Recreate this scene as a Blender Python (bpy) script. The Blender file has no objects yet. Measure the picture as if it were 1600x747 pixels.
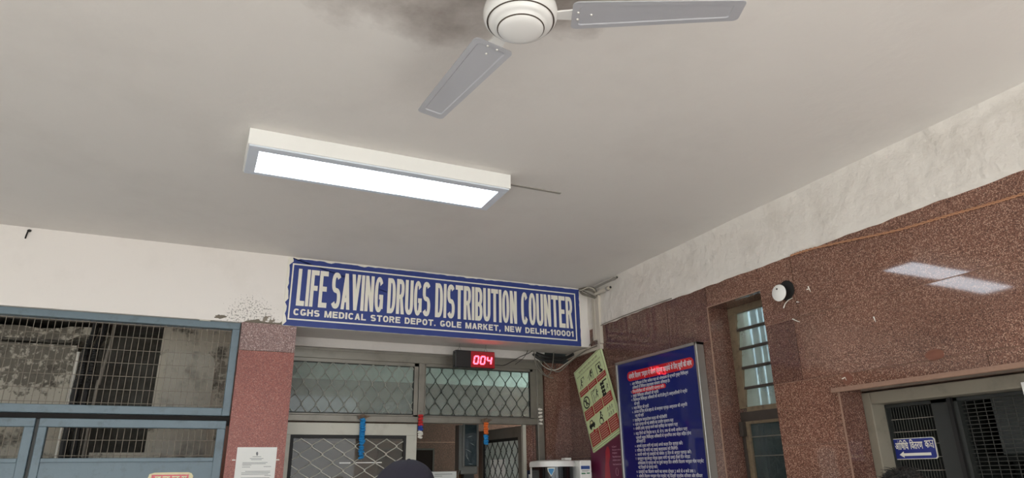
import bpy, bmesh, math, random
from mathutils import Vector, Matrix, noise
random.seed(7)
S = bpy.context.scene
COL = S.collection
PI = math.pi

# ------------------------------------------------------------------ camera, sky, exposure
cam = bpy.data.cameras.new('camera')
cam.sensor_fit = 'HORIZONTAL'; cam.sensor_width = 36.0; cam.lens = 1038.54 * 36.0 / 1600.0
cam.clip_start = 0.02; cam.clip_end = 200
camo = bpy.data.objects.new('camera', cam); COL.objects.link(camo)
Rr = Vector((0.90695296, -0.42094583, -0.0155223)); Rd = Vector((0.12683822, 0.30804896, -0.94287746)); Rf = Vector((0.40168196, 0.85317668, 0.33277794))
camo.matrix_world = Matrix(((Rr.x, -Rd.x, -Rf.x, 0), (Rr.y, -Rd.y, -Rf.y, 0), (Rr.z, -Rd.z, -Rf.z, 1.6), (0, 0, 0, 1)))
S.camera = camo
S.view_settings.view_transform = 'Standard'; S.view_settings.look = 'None'
S.view_settings.gamma = 1.0; S.view_settings.use_curve_mapping = False
S.view_settings.exposure = 0.17
world = bpy.data.worlds.new('sky'); S.world = world; world.use_nodes = True
bg = world.node_tree.nodes['Background']; bg.inputs[0].default_value = (0.90, 0.96, 1.0, 1); bg.inputs[1].default_value = 3.0
LED_STRENGTH = 9.0
S.cycles.use_denoising = True
S.cycles.max_bounces = 8; S.cycles.diffuse_bounces = 5; S.cycles.transparent_max_bounces = 16
S.cycles.sample_clamp_indirect = 6.0

def area_light(name, loc, rot, sx, sy, energy, color=(1, 1, 1), portal=False):
    l = bpy.data.lights.new(name, 'AREA'); l.shape = 'RECTANGLE'; l.size = sx; l.size_y = sy; l.energy = energy; l.color = color
    o = bpy.data.objects.new(name, l); COL.objects.link(o); o.location = loc; o.rotation_euler = rot
    if portal: l.cycles.is_portal = True
    return o
sun = bpy.data.lights.new('sun', 'SUN'); sun.energy = 12.0; sun.angle = math.radians(0.6); sun.color = (1.0, 0.995, 0.975)
suno = bpy.data.objects.new('sun', sun); COL.objects.link(suno); suno.rotation_euler = (math.radians(46), 0, math.radians(-8))   # from behind, onto the floor inside the entrance
# daylight comes in through the open front of the hall behind the photographer
area_light('daylight_opening', (-0.6, -2.95, 1.45), (math.radians(90), 0, 0), 6.6, 2.85, 1.0, portal=True)
# the lamp of the room behind the counter window, above the right-hand pane
area_light('counter_room_lamp', (4.35, 7.2, 2.93), (0, 0, 0), 1.2, 0.3, 55.0, (0.86, 1.0, 0.95))

XW, YB, ZC, ZB = 2.743, 4.422, 2.982, 2.52      # right wall, beam face, ceiling, beam underside
YA = 4.80                                        # plane of the aluminium counter window

# ------------------------------------------------------------------ helpers
def lin(c):
    return tuple((v / 255 / 12.92) if v / 255 <= 0.04045 else ((v / 255 + 0.055) / 1.055) ** 2.4 for v in c) + (1.0,)

def empty_mat(name):
    m = bpy.data.materials.new(name); m.use_nodes = True
    nt = m.node_tree; b = nt.nodes['Principled BSDF']
    return m, nt, b

def plain(name, rgb, rough=0.6, metal=0.0, spec=0.5, vary=0.06, scale=30, bump=0.0, bscale=None, emit=None, estr=0):
    m, nt, b = empty_mat(name); N = nt.nodes; L = nt.links
    c = lin(rgb)
    b.inputs['Roughness'].default_value = rough; b.inputs['Metallic'].default_value = metal
    b.inputs['Specular IOR Level'].default_value = spec
    tc = N.new('ShaderNodeTexCoord'); nz = N.new('ShaderNodeTexNoise'); nz.inputs['Scale'].default_value = scale; nz.inputs['Detail'].default_value = 4
    L.new(tc.outputs['Object'], nz.inputs['Vector'])
    mx = N.new('ShaderNodeMix'); mx.data_type = 'RGBA'
    mx.inputs[6].default_value = tuple(v * (1 - vary) for v in c[:3]) + (1,)
    mx.inputs[7].default_value = tuple(min(1, v * (1 + vary)) for v in c[:3]) + (1,)
    L.new(nz.outputs['Fac'], mx.inputs[0]); L.new(mx.outputs[2], b.inputs['Base Color'])
    if bump:
        n2 = N.new('ShaderNodeTexNoise'); n2.inputs['Scale'].default_value = bscale or scale; n2.inputs['Detail'].default_value = 5
        L.new(tc.outputs['Object'], n2.inputs['Vector'])
        bp = N.new('ShaderNodeBump'); bp.inputs['Strength'].default_value = bump; bp.inputs['Distance'].default_value = 0.01
        L.new(n2.outputs['Fac'], bp.inputs['Height']); L.new(bp.outputs[0], b.inputs['Normal'])
    if emit:
        b.inputs['Emission Color'].default_value = emit; b.inputs['Emission Strength'].default_value = estr
    return m

def dirty(name, rgb, dirt, rough=0.8, amount=0.5, scale=6, lo=0.5, hi=0.7, bump=0.25, bscale=18, blob=None, metal=0.0, spec=0.5, fine=0.0):
    """base colour with patches of dirt; blob = (centre, radius) keeps a second, denser dirt near one place"""
    m, nt, b = empty_mat(name); N = nt.nodes; L = nt.links
    b.inputs['Roughness'].default_value = rough; b.inputs['Metallic'].default_value = metal; b.inputs['Specular IOR Level'].default_value = spec
    tc = N.new('ShaderNodeTexCoord')
    nz = N.new('ShaderNodeTexNoise'); nz.inputs['Scale'].default_value = scale; nz.inputs['Detail'].default_value = 8; nz.inputs['Roughness'].default_value = 0.65
    L.new(tc.outputs['Object'], nz.inputs['Vector'])
    mr = N.new('ShaderNodeMapRange'); mr.inputs[1].default_value = lo; mr.inputs[2].default_value = hi; mr.inputs[3].default_value = 0; mr.inputs[4].default_value = amount
    L.new(nz.outputs['Fac'], mr.inputs[0])
    mx = N.new('ShaderNodeMix'); mx.data_type = 'RGBA'; mx.inputs[6].default_value = lin(rgb); mx.inputs[7].default_value = lin(dirt)
    L.new(mr.outputs[0], mx.inputs[0])
    out = mx.outputs[2]
    if blob:
        for ctr, rad, am, sc, lo2, hi2, dc in blob:
            mp = N.new('ShaderNodeVectorMath'); mp.operation = 'DISTANCE'; mp.inputs[1].default_value = ctr
            L.new(tc.outputs['Object'], mp.inputs[0])
            fa = N.new('ShaderNodeMapRange'); fa.inputs[1].default_value = rad * 0.25; fa.inputs[2].default_value = rad; fa.inputs[3].default_value = 0.22; fa.inputs[4].default_value = -0.35
            fa.interpolation_type = 'SMOOTHSTEP'
            L.new(mp.outputs['Value'], fa.inputs[0])
            n3 = N.new('ShaderNodeTexNoise'); n3.inputs['Scale'].default_value = sc; n3.inputs['Detail'].default_value = 6; n3.inputs['Roughness'].default_value = 0.6
            L.new(tc.outputs['Object'], n3.inputs['Vector'])
            ad = N.new('ShaderNodeMath'); ad.operation = 'ADD'; L.new(n3.outputs['Fac'], ad.inputs[0]); L.new(fa.outputs[0], ad.inputs[1])
            m2 = N.new('ShaderNodeMapRange'); m2.inputs[1].default_value = lo2; m2.inputs[2].default_value = hi2; m2.inputs[3].default_value = 0; m2.inputs[4].default_value = am
            L.new(ad.outputs[0], m2.inputs[0])
            x2 = N.new('ShaderNodeMix'); x2.data_type = 'RGBA'; L.new(m2.outputs[0], x2.inputs[0]); L.new(out, x2.inputs[6]); x2.inputs[7].default_value = lin(dc)
            out = x2.outputs[2]
    L.new(out, b.inputs['Base Color'])
    if bump:
        n2 = N.new('ShaderNodeTexNoise'); n2.inputs['Scale'].default_value = bscale; n2.inputs['Detail'].default_value = 7
        L.new(tc.outputs['Object'], n2.inputs['Vector'])
        bp = N.new('ShaderNodeBump'); bp.inputs['Strength'].default_value = bump; bp.inputs['Distance'].default_value = 0.012
        L.new(n2.outputs['Fac'], bp.inputs['Height']); L.new(bp.outputs[0], b.inputs['Normal'])
    return m

def granite(name, dark, mid, light, rough=0.10, scale=170, spec=0.5):
    m, nt, b = empty_mat(name); N = nt.nodes; L = nt.links
    tc = N.new('ShaderNodeTexCoord')
    vo = N.new('ShaderNodeTexVoronoi'); vo.inputs['Scale'].default_value = scale; vo.inputs['Randomness'].default_value = 1
    L.new(tc.outputs['Object'], vo.inputs['Vector'])
    sp = N.new('ShaderNodeSeparateColor'); L.new(vo.outputs['Color'], sp.inputs[0])
    rp = N.new('ShaderNodeValToRGB'); e = rp.color_ramp.elements
    e[0].position = 0.0; e[0].color = lin(dark); e[1].position = 1.0; e[1].color = lin(light)
    for p, c in ((0.22, dark), (0.30, mid), (0.80, mid), (0.88, light)):
        q = e.new(p); q.color = lin(c)
    L.new(sp.outputs[0], rp.inputs[0])
    nz = N.new('ShaderNodeTexNoise'); nz.inputs['Scale'].default_value = 2.2; nz.inputs['Detail'].default_value = 4
    L.new(tc.outputs['Object'], nz.inputs['Vector'])
    mr = N.new('ShaderNodeMapRange'); mr.inputs[1].default_value = 0.3; mr.inputs[2].default_value = 0.7; mr.inputs[3].default_value = 0.82; mr.inputs[4].default_value = 1.15
    L.new(nz.outputs['Fac'], mr.inputs[0])
    vm = N.new('ShaderNodeVectorMath'); vm.operation = 'SCALE'; L.new(rp.outputs[0], vm.inputs[0]); L.new(mr.outputs[0], vm.inputs[3])
    L.new(vm.outputs[0], b.inputs['Base Color'])
    b.inputs['Roughness'].default_value = rough; b.inputs['Specular IOR Level'].default_value = spec
    bp = N.new('ShaderNodeBump'); bp.inputs['Strength'].default_value = 0.006; bp.inputs['Distance'].default_value = 0.01
    n2 = N.new('ShaderNodeTexNoise'); n2.inputs['Scale'].default_value = 9; L.new(tc.outputs['Object'], n2.inputs['Vector'])
    L.new(n2.outputs['Fac'], bp.inputs['Height']); L.new(bp.outputs[0], b.inputs['Normal'])
    return m

def glass(name, film, film_amount, rough=0.03, tint=(0.9, 0.95, 0.93, 1)):
    """dusty pane: part clear, part a pale film of dust, with a reflecting face"""
    m = bpy.data.materials.new(name); m.use_nodes = True; nt = m.node_tree; N = nt.nodes; L = nt.links; N.clear()
    o = N.new('ShaderNodeOutputMaterial'); tr = N.new('ShaderNodeBsdfTransparent'); tr.inputs[0].default_value = tint
    df = N.new('ShaderNodeBsdfDiffuse'); df.inputs[0].default_value = lin(film)
    gl = N.new('ShaderNodeBsdfGlossy'); gl.inputs['Roughness'].default_value = rough
    tc = N.new('ShaderNodeTexCoord'); nz = N.new('ShaderNodeTexNoise'); nz.inputs['Scale'].default_value = 7; nz.inputs['Detail'].default_value = 6
    L.new(tc.outputs['Object'], nz.inputs['Vector'])
    mr = N.new('ShaderNodeMapRange'); mr.inputs[1].default_value = 0.3; mr.inputs[2].default_value = 0.7; mr.inputs[3].default_value = film_amount * 0.8; mr.inputs[4].default_value = min(1, film_amount * 1.2)
    L.new(nz.outputs['Fac'], mr.inputs[0])
    m1 = N.new('ShaderNodeMixShader'); L.new(mr.outputs[0], m1.inputs[0]); L.new(tr.outputs[0], m1.inputs[1]); L.new(df.outputs[0], m1.inputs[2])
    fr = N.new('ShaderNodeFresnel'); fr.inputs[0].default_value = 1.45
    ge = N.new('ShaderNodeNewGeometry'); iv = N.new('ShaderNodeMath'); iv.operation = 'SUBTRACT'; iv.inputs[0].default_value = 1.0; L.new(ge.outputs['Backfacing'], iv.inputs[1])
    mu = N.new('ShaderNodeMath'); mu.operation = 'MULTIPLY'; L.new(fr.outputs[0], mu.inputs[0]); L.new(iv.outputs[0], mu.inputs[1])   # no mirror inside a thin pane
    m2 = N.new('ShaderNodeMixShader'); L.new(mu.outputs[0], m2.inputs[0]); L.new(m1.outputs[0], m2.inputs[1]); L.new(gl.outputs[0], m2.inputs[2])
    L.new(m2.outputs[0], o.inputs[0])
    return m

class MB:
    """collects shapes and links them as one mesh object"""
    def __init__(s): s.v = []; s.f = []; s.mi = []; s.cur = 0
    def add(s, vs, fs):
        b = len(s.v); s.v += [tuple(p) for p in vs]; s.f += [tuple(b + i for i in f) for f in fs]; s.mi += [s.cur] * len(fs); return s
    def mat(s, i): s.cur = i; return s
    def box(s, x0, x1, y0, y1, z0, z1, M=None, bev=0.0):
        if bev > 0:
            bm = bmesh.new(); bmesh.ops.create_cube(bm, size=1)
            for v in bm.verts:
                v.co = Vector(((x0 + x1) / 2 + v.co.x * (x1 - x0), (y0 + y1) / 2 + v.co.y * (y1 - y0), (z0 + z1) / 2 + v.co.z * (z1 - z0)))
            bmesh.ops.bevel(bm, geom=list(bm.edges), offset=bev, segments=2, affect='EDGES', profile=0.5)
            bm.verts.index_update()
            vs = [v.co.copy() for v in bm.verts]; fs = [[v.index for v in f.verts] for f in bm.faces]; bm.free()
        else:
            vs = [Vector((x, y, z)) for x in (x0, x1) for y in (y0, y1) for z in (z0, z1)]
            fs = [(0, 1, 3, 2), (4, 6, 7, 5), (0, 4, 5, 1), (2, 3, 7, 6), (0, 2, 6, 4), (1, 5, 7, 3)]
        if M: vs = [M @ p for p in vs]
        return s.add(vs, fs)
    def bar(s, a, b, w, h, up=(0, 0, 1)):
        """a square bar from a to b"""
        a = Vector(a); b = Vector(b); d = (b - a).normalized(); u = Vector(up)
        if abs(d.dot(u)) > 0.95: u = Vector((0, 1, 0))
        r = d.cross(u).normalized(); u = r.cross(d).normalized()
        vs = [p + r * (i * w / 2) + u * (j * h / 2) for p in (a, b) for i, j in ((-1, -1), (1, -1), (1, 1), (-1, 1))]
        return s.add(vs, [(0, 1, 2, 3), (7, 6, 5, 4), (0, 4, 5, 1), (1, 5, 6, 2), (2, 6, 7, 3), (3, 7, 4, 0)])
    def tube(s, pts, r, n=8, cap=True):
        pts = [Vector(p) for p in pts]; rs = r if isinstance(r, (list, tuple)) else [r] * len(pts)
        vs = []; fs = []; prev = None
        for i, p in enumerate(pts):
            d = (pts[min(i + 1, len(pts) - 1)] - pts[max(i - 1, 0)]).normalized()
            if prev is None:
                u = Vector((0, 0, 1)) if abs(d.z) < 0.9 else Vector((1, 0, 0)); a = d.cross(u).normalized()
            else:
                a = (prev - d * prev.dot(d)); a = a.normalized() if a.length > 1e-6 else d.orthogonal().normalized()
            prev = a; b = d.cross(a)
            for k in range(n):
                t = 2 * PI * k / n; vs.append(p + (a * math.cos(t) + b * math.sin(t)) * rs[i])
        for i in range(len(pts) - 1):
            for k in range(n):
                fs.append((i * n + k, i * n + (k + 1) % n, (i + 1) * n + (k + 1) % n, (i + 1) * n + k))
        if cap: fs += [tuple(range(n))[::-1], tuple((len(pts) - 1) * n + k for k in range(n))]
        return s.add(vs, fs)
    def lathe(s, prof, c, n=48, M=None):
        """profile of (radius, z) round a vertical axis through c"""
        vs = []; fs = []
        for r, z in prof:
            for k in range(n):
                t = 2 * PI * k / n; p = Vector((r * math.cos(t), r * math.sin(t), z)); vs.append((M @ p if M else p) + Vector(c))
        for i in range(len(prof) - 1):
            for k in range(n): fs.append((i * n + k, i * n + (k + 1) % n, (i + 1) * n + (k + 1) % n, (i + 1) * n + k))
        return s.add(vs, fs)
    def prism(s, poly, O, U, V, N, t):
        """polygon of (u, v) at O in the plane U, V, thickened by t along N"""
        O = Vector(O); U = Vector(U); V = Vector(V); N = Vector(N); n = len(poly)
        vs = [O + U * a + V * b + N * h for h in (0, t) for a, b in poly]
        return s.add(vs, [tuple(range(n)), tuple(range(2 * n - 1, n - 1, -1))] + [(i, i + n, (i + 1) % n + n, (i + 1) % n) for i in range(n)])
    def face(s, poly, O, U, V):
        O = Vector(O); U = Vector(U); V = Vector(V)
        return s.add([O + U * a + V * b for a, b in poly], [tuple(range(len(poly)))])
    def ball(s, c, rx, ry=None, rz=None, n=16, m=10, M=None):
        ry = ry or rx; rz = rz or rx; vs = []; fs = []
        for i in range(m + 1):
            ph = PI * i / m
            for k in range(n):
                t = 2 * PI * k / n; p = Vector((rx * math.sin(ph) * math.cos(t), ry * math.sin(ph) * math.sin(t), rz * math.cos(ph)))
                vs.append((M @ p if M else p) + Vector(c))
        for i in range(m):
            for k in range(n): fs.append((i * n + k, (i + 1) * n + k, (i + 1) * n + (k + 1) % n, i * n + (k + 1) % n))
        return s.add(vs, fs)
    def build(s, name, mats, parent=None, smooth=False, angle=None):
        me = bpy.data.meshes.new(name); me.from_pydata(s.v, [], s.f)
        mats = mats if isinstance(mats, (list, tuple)) else [mats]
        for m in mats: me.materials.append(m)
        if len(mats) > 1: me.polygons.foreach_set('material_index', s.mi)
        bm = bmesh.new(); bm.from_mesh(me); bmesh.ops.recalc_face_normals(bm, faces=bm.faces)
        if smooth:
            for f in bm.faces: f.smooth = True
            for e in bm.edges:
                if len(e.link_faces) == 2 and e.calc_face_angle(0) > math.radians(angle or 38): e.smooth = False
        bm.to_mesh(me); bm.free(); me.update()
        o = bpy.data.objects.new(name, me); COL.objects.link(o)
        if parent: o.parent = parent; o.matrix_parent_inverse = base_matrix(parent).inverted()
        return o

def base_matrix(o):
    m = o.matrix_basis.copy()
    if o.parent: m = base_matrix(o.parent) @ o.matrix_parent_inverse @ m
    return m
def tag(o, label=None, cat=None, group=None, kind=None):
    for k, v in (('label', label), ('category', cat), ('group', group), ('kind', kind)):
        if v: o[k] = v
    return o
def thing(name, loc, label, cat, group=None):
    o = bpy.data.objects.new(name, None); COL.objects.link(o); o.location = loc; o.empty_display_size = 0.05
    return tag(o, label, cat, group)
def struct(o, label=None): return tag(o, label, None, None, 'structure')

_txt = {}
def glyphs(s, bold=0.0):
    k = (s, bold)
    if k not in _txt:
        c = bpy.data.curves.new('tmp', 'FONT'); c.body = s; c.size = 1; c.offset = bold; c.resolution_u = 2
        o = bpy.data.objects.new('tmp', c); COL.objects.link(o)
        me = bpy.data.meshes.new_from_object(o.evaluated_get(bpy.context.evaluated_depsgraph_get()))
        vs = [(v.co.x, v.co.y) for v in me.vertices]; fs = [tuple(p.vertices) for p in me.polygons]
        bpy.data.objects.remove(o); bpy.data.curves.remove(c); bpy.data.meshes.remove(me)
        x0 = min(v[0] for v in vs); x1 = max(v[0] for v in vs); y0 = min(v[1] for v in vs); y1 = max(v[1] for v in vs)
        _txt[k] = (vs, fs, x0, x1, y0, y1)
    return _txt[k]
def hindi(s):
    """put the short i sign before the letter it follows, as it is written"""
    out = []; 
    for ch in s:
        if ch == '\u093f':
            j = len(out) - 1
            while j >= 2 and out[j - 1] == '\u094d': j -= 2
            out.insert(j, ch)
        else: out.append(ch)
    return ''.join(out)
def write(mb, s, O, U, V, w=None, h=None, bold=0.0, full=None, lift=None):
    """letters of s with their box fitted to w by h, lower left corner at O; full=(y0,y1) fixes the font box instead"""
    vs, fs, x0, x1, y0, y1 = glyphs(s, bold)
    if full: y0, y1 = full
    sy = h / (y1 - y0); sx = (w / (x1 - x0)) if w else sy
    O = Vector(O); U = Vector(U); V = Vector(V)
    mb.add([O + U * ((x - x0) * sx) + V * ((y - y0) * sy) for x, y in vs], fs)
    return mb
UX = Vector((1, 0, 0)); UZ = Vector((0, 0, 1)); UYn = Vector((0, -1, 0))


# heavy upright capitals for the painted sign, drawn as bars and bowls in a unit box
def block(mb, text, O, U, V, w, h, tx, ty, gap):
    """tx, ty: stem width and bar height in metres"""
    wid = {'I': .36, 'M': 1.25, 'W': 1.45, '1': .55, '.': .38, ',': .38, '-': .55, ' ': .5, 'L': .9, 'F': .9, 'E': .95}
    tot = sum(wid.get(c, 1.0) for c in text) + gap * (len(text) - 1); k = w / tot; x = 0.0
    O = Vector(O); U = Vector(U); V = Vector(V)
    for c in text:
        cw_ = wid.get(c, 1.0) * k; T = min(tx, cw_); B = ty
        def poly(P):
            up = U.cross(V) * (0.00012 * (len(mb.f) % 13))           # each bar a hair above the last so none share a plane
            mb.add([O + up + U * (x + a) + V * b for a, b in P], [tuple(range(len(P)))])
        def r(a0, a1, b0, b1): poly([(a0, b0), (a1, b0), (a1, b1), (a0, b1)])
        def par(p, q, t): poly([(p[0], p[1]), (p[0] + t, p[1]), (q[0] + t, q[1]), (q[0], q[1])])
        def arc(cx, cy, rx, ry, a0, a1, tX, tY, n=14):
            for i in range(n):
                t0 = math.radians(a0 + (a1 - a0) * i / n); t1 = math.radians(a0 + (a1 - a0) * (i + 1) / n)
                f = lambda t, X, Y: (cx + X * math.copysign(abs(math.cos(t)) ** .85, math.cos(t)), cy + Y * math.copysign(abs(math.sin(t)) ** .85, math.sin(t)))
                poly([f(t0, rx, ry), f(t1, rx, ry), f(t1, rx - tX, ry - tY), f(t0, rx - tX, ry - tY)])
        W, H = cw_, h; m_ = H / 2
        if c in 'LFEIHDBRPKMNT1U': pass
        if c in 'LFEHDBRPKMN': r(0, T, 0, H)
        if c == 'L': r(T, W, 0, B)
        elif c in 'FE':
            r(T, W, H - B, H); r(T, W * .9, m_ - B * .45, m_ + B * .55)
            if c == 'E': r(T, W, 0, B)
        elif c == 'I': r(0, W, 0, H)
        elif c == 'H': r(W - T, W, 0, H); r(T, W - T, m_ - B / 2, m_ + B / 2)
        elif c == 'T': r(0, W, H - B, H); r((W - T) / 2, (W + T) / 2, 0, H - B)
        elif c == '1': r(W - T, W, 0, H); poly([(0, H * .74), (0, H * .6), (W - T, H * .74), (W - T, H)])
        elif c == 'N': r(W - T, W, 0, H); poly([(T, H), (T * .2, H), (W - T, 0), (W - T * .2, 0)])
        elif c == 'M': r(W - T, W, 0, H); poly([(T * .4, H), (T * 1.15, H), (W / 2 + T * .3, 0), (W / 2 - T * .4, 0)]); poly([(W - T * 1.15, H), (W - T * .4, H), (W / 2 + T * .4, 0), (W / 2 - T * .3, 0)])
        elif c == 'W':
            for a, b2 in ((0, .25), (.5, .25), (.5, .75), (1, .75)): poly([(a * (W - T * .9), H), (a * (W - T * .9) + T * .9, H), (b2 * (W - T * .8) + T * .8, 0), (b2 * (W - T * .8), 0)])
        elif c == 'V': par((W / 2 - T / 2, 0), (0, H), T); par((W / 2 - T / 2, 0), (W - T, H), T)
        elif c == 'A': par((0, 0), (W / 2 - T / 2, H), T); par((W - T, 0), (W / 2 - T / 2, H), T); r(W * .25, W * .75, H * .2, H * .2 + B * .9)
        elif c == 'K': poly([(T, m_ * .7), (T, m_ * 1.25), (W - T * 1.1, H), (W, H)]); poly([(T * 1.1, m_ * 1.0), (T * 1.9, m_ * 1.35), (W, 0), (W - T * 1.15, 0)])
        elif c in '0O': arc(W / 2, m_, W / 2, m_, 0, 360, T, B, 32)
        elif c == 'C': arc(W / 2, m_, W / 2, m_, 38, 322, T, B, 28)
        elif c == 'G': arc(W / 2, m_, W / 2, m_, 38, 335, T, B, 28); r(W - T, W, H * .1, m_); r(W * .52, W - T, m_ - B, m_)
        elif c == 'U': r(0, T, H * .3, H); r(W - T, W, H * .3, H); arc(W / 2, H * .3, W / 2, H * .3, 180, 360, T, B)
        elif c == 'D': r(T, W * .45, H - B, H); r(T, W * .45, 0, B); arc(W * .45, m_, W * .55, m_, -90, 90, T, B, 20)
        elif c in 'BRP':
            r(T, W * .5, H - B, H); r(T, W * .5, m_ - B * .5, m_ + B * .4); arc(W * .5, m_ + (m_ - B * .5) / 2 + 0, W * .48, (H - m_ + B * .5) / 2, -90, 90, T, B)
            if c == 'B': r(T, W * .5, 0, B); arc(W * .5, (m_ + B * .4) / 2, W * .5, (m_ + B * .4) / 2, -90, 90, T, B)
            if c == 'R': poly([(W * .42, m_), (W * .42 + T * .9, m_), (W, 0), (W - T * 1.05, 0)])
        elif c == 'S':
            rr = (H + B) / 4; arc(W / 2, H - rr, W / 2, rr, 30, 270, T, B, 22); arc(W / 2, rr, W / 2, rr, -150, 90, T, B, 22)
        elif c in '.,':
            r(0, T * .95, 0, B)
            if c == ',': poly([(T * .3, 0), (T * .95, 0), (T * .4, -B * .9), (0, -B * .9)])
        elif c == '-': r(0, W, m_ - B * .7, m_ + B * .3)
        x += cw_ + gap * k
# ------------------------------------------------------------------ materials
M = {}
M['ceiling'] = dirty('ceiling_paint', (221, 217, 212), (152, 144, 136), rough=0.75, amount=0.18, scale=1.6, lo=0.5, hi=0.85, bump=0.30, bscale=9,
    blob=[((0.50, 1.30, 2.982), 0.95, 0.75, 3.0, 0.44, 0.78, (126, 114, 106)), ((0.36, 1.05, 2.982), 0.55, 0.75, 5.5, 0.50, 0.74, (130, 104, 90))])
M['white_wall'] = dirty('white_wall_paint', (235, 230, 225), (178, 170, 160), rough=0.7, amount=0.2, scale=2.5, lo=0.52, hi=0.8, bump=0.08, bscale=10,
    blob=[((0.25, 4.42, 2.53), 0.40, 0.6, 90, 0.755, 0.775, (92, 86, 76)), ((0.36, 4.42, 2.53), 0.09, 0.9, 40, 0.66, 0.69, (120, 108, 92))])
M['rough_plaster'] = dirty('rough_lime_plaster', (226, 221, 214), (165, 155, 142), rough=0.85, amount=0.35, scale=4, lo=0.5, hi=0.8, bump=1.0, bscale=16)
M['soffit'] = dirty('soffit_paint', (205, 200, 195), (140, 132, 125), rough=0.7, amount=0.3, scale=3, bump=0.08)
M['granite'] = granite('brown_granite', (88, 61, 52), (127, 91, 77), (176, 141, 122), rough=0.045, scale=300)
M['granite_b'] = granite('dark_brown_granite', (76, 53, 47), (108, 76, 66), (150, 120, 106), rough=0.045, scale=300)
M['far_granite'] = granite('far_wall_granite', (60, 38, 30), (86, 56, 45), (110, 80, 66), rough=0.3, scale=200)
M['granite_edge'] = plain('granite_edge', (150, 118, 100), 0.6, vary=0.2, scale=60)
M['red_granite'] = granite('red_granite', (116, 56, 48), (146, 74, 60), (176, 116, 98), rough=0.35, scale=300)
M['pink_granite'] = granite('pink_granite', (100, 74, 70), (136, 104, 98), (184, 160, 152), rough=0.35, scale=260)
M['grout'] = plain('grout', (158, 124, 106), 0.9)
M['mortar'] = plain('mortar', (120, 112, 100), 0.95, vary=0.2, scale=50, bump=0.6)
M['floor'] = dirty('terrazzo_floor', (198, 196, 194), (150, 147, 144), rough=0.4, amount=0.4, scale=40, bump=0.02)
M['ground'] = plain('forecourt_concrete', (170, 165, 155), 0.9, vary=0.15, scale=3)
M['blue'] = dirty('blue_grey_gate_paint', (104, 122, 132), (66, 74, 78), rough=0.42, amount=0.55, scale=14, lo=0.52, hi=0.75, bump=0.06, bscale=40)
M['wire'] = plain('galvanised_wire', (124, 116, 104), 0.5, vary=0.2)
M['alu'] = dirty('dull_aluminium', (128, 124, 115), (84, 78, 70), rough=0.42, amount=0.45, scale=9, lo=0.5, hi=0.75, bump=0.03, metal=0.55)
M['alu_pale'] = dirty('pale_aluminium', (186, 184, 172), (128, 120, 108), rough=0.5, amount=0.5, scale=7, lo=0.52, hi=0.75, bump=0.03, metal=0.25)
M['grille'] = plain('grille_steel', (150, 150, 142), 0.45)
M['grille_dark'] = plain('dark_grille_steel', (58, 64, 58), 0.5)
M['grille_pale'] = plain('grille_aluminium', (196, 194, 184), 0.45, metal=0.3)
M['black'] = plain('black_rubber', (22, 21, 20), 0.6)
M['dust_glass'] = glass('dusty_glass', (150, 160, 154), 0.42)
M['leaf_glass'] = glass('pale_leaf_glass', (205, 214, 208), 0.85)
M['door_glass'] = glass('grimy_door_glass', (120, 112, 100), 0.22)
M['pale_glass'] = glass('frosted_glass', (196, 210, 202), 0.40, rough=0.15)
M['dark_glass'] = glass('dark_window_glass', (80, 92, 92), 0.45, tint=(0.45, 0.5, 0.5, 1))
M['white_metal'] = plain('white_enamel', (236, 236, 232), 0.35, vary=0.02)
M['frame_grey'] = plain('fixture_frame', (214, 222, 232), 0.4, vary=0.02)
M['fan'] = plain('fan_enamel', (222, 221, 218), 0.22, vary=0.03, scale=8)
M['blade'] = plain('blade_enamel', (176, 177, 182), 0.38, vary=0.04, scale=12)
M['groove'] = plain('dark_groove', (70, 60, 52), 0.9)  # dark colour of the fan seams and the pillar joint
M['screw'] = plain('screw_head', (225, 222, 215), 0.3, metal=0.5)
M['sign_blue'] = plain('sign_blue_paint', (44, 62, 132), 0.5, vary=0.08, scale=10)
M['board_blue'] = plain('board_blue_print', (26, 34, 104), 0.02, vary=0.05, scale=8, spec=0.6)
M['small_blue'] = plain('small_sign_blue', (34, 46, 128), 0.35)
M['letter'] = plain('letter_cream', (236, 232, 220), 0.6, vary=0.03)
M['letter_dim'] = plain('letter_white', (222, 224, 232), 0.05, vary=0.03, spec=0.6)
M['red_print'] = plain('red_print', (200, 40, 48), 0.02, vary=0.06, spec=0.6)
M['dark_red'] = plain('caption_red', (156, 44, 38), 0.6, vary=0.08)
M['lime'] = plain('pale_green_sheet', (216, 232, 182), 0.6, vary=0.05)
M['lime_line'] = plain('pale_yellow_line', (226, 226, 170), 0.6)
M['ink'] = plain('black_ink', (26, 30, 24), 0.6)
M['maroon'] = plain('maroon_print', (104, 34, 66), 0.3, vary=0.1, scale=5)
M['crimson'] = plain('crimson_print', (168, 44, 60), 0.35, vary=0.15, scale=18)
M['paper'] = plain('white_paper', (232, 232, 228), 0.8, vary=0.02)
M['grey_ink'] = plain('grey_ink', (120, 122, 124), 0.8)
M['black_plastic'] = plain('black_plastic', (26, 24, 26), 0.25)
M['led_red'] = plain('red_led', (255, 60, 60), 0.5, emit=(1.0, 0.04, 0.07, 1), estr=10)
M['led_panel'] = plain('red_led_window', (70, 10, 14), 0.15, emit=(1.0, 0.02, 0.04, 1), estr=0.16)
M['wood_frame'] = dirty('old_window_frame', (122, 106, 84), (70, 60, 48), rough=0.7, amount=0.6, scale=22, bump=0.3, bscale=60)
M['dark_frame'] = plain('dark_window_frame', (64, 56, 50), 0.6, vary=0.2)
M['door_frame'] = dirty('grey_door_frame', (136, 129, 115), (90, 86, 77), rough=0.6, amount=0.4, scale=8, bump=0.05)
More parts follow.
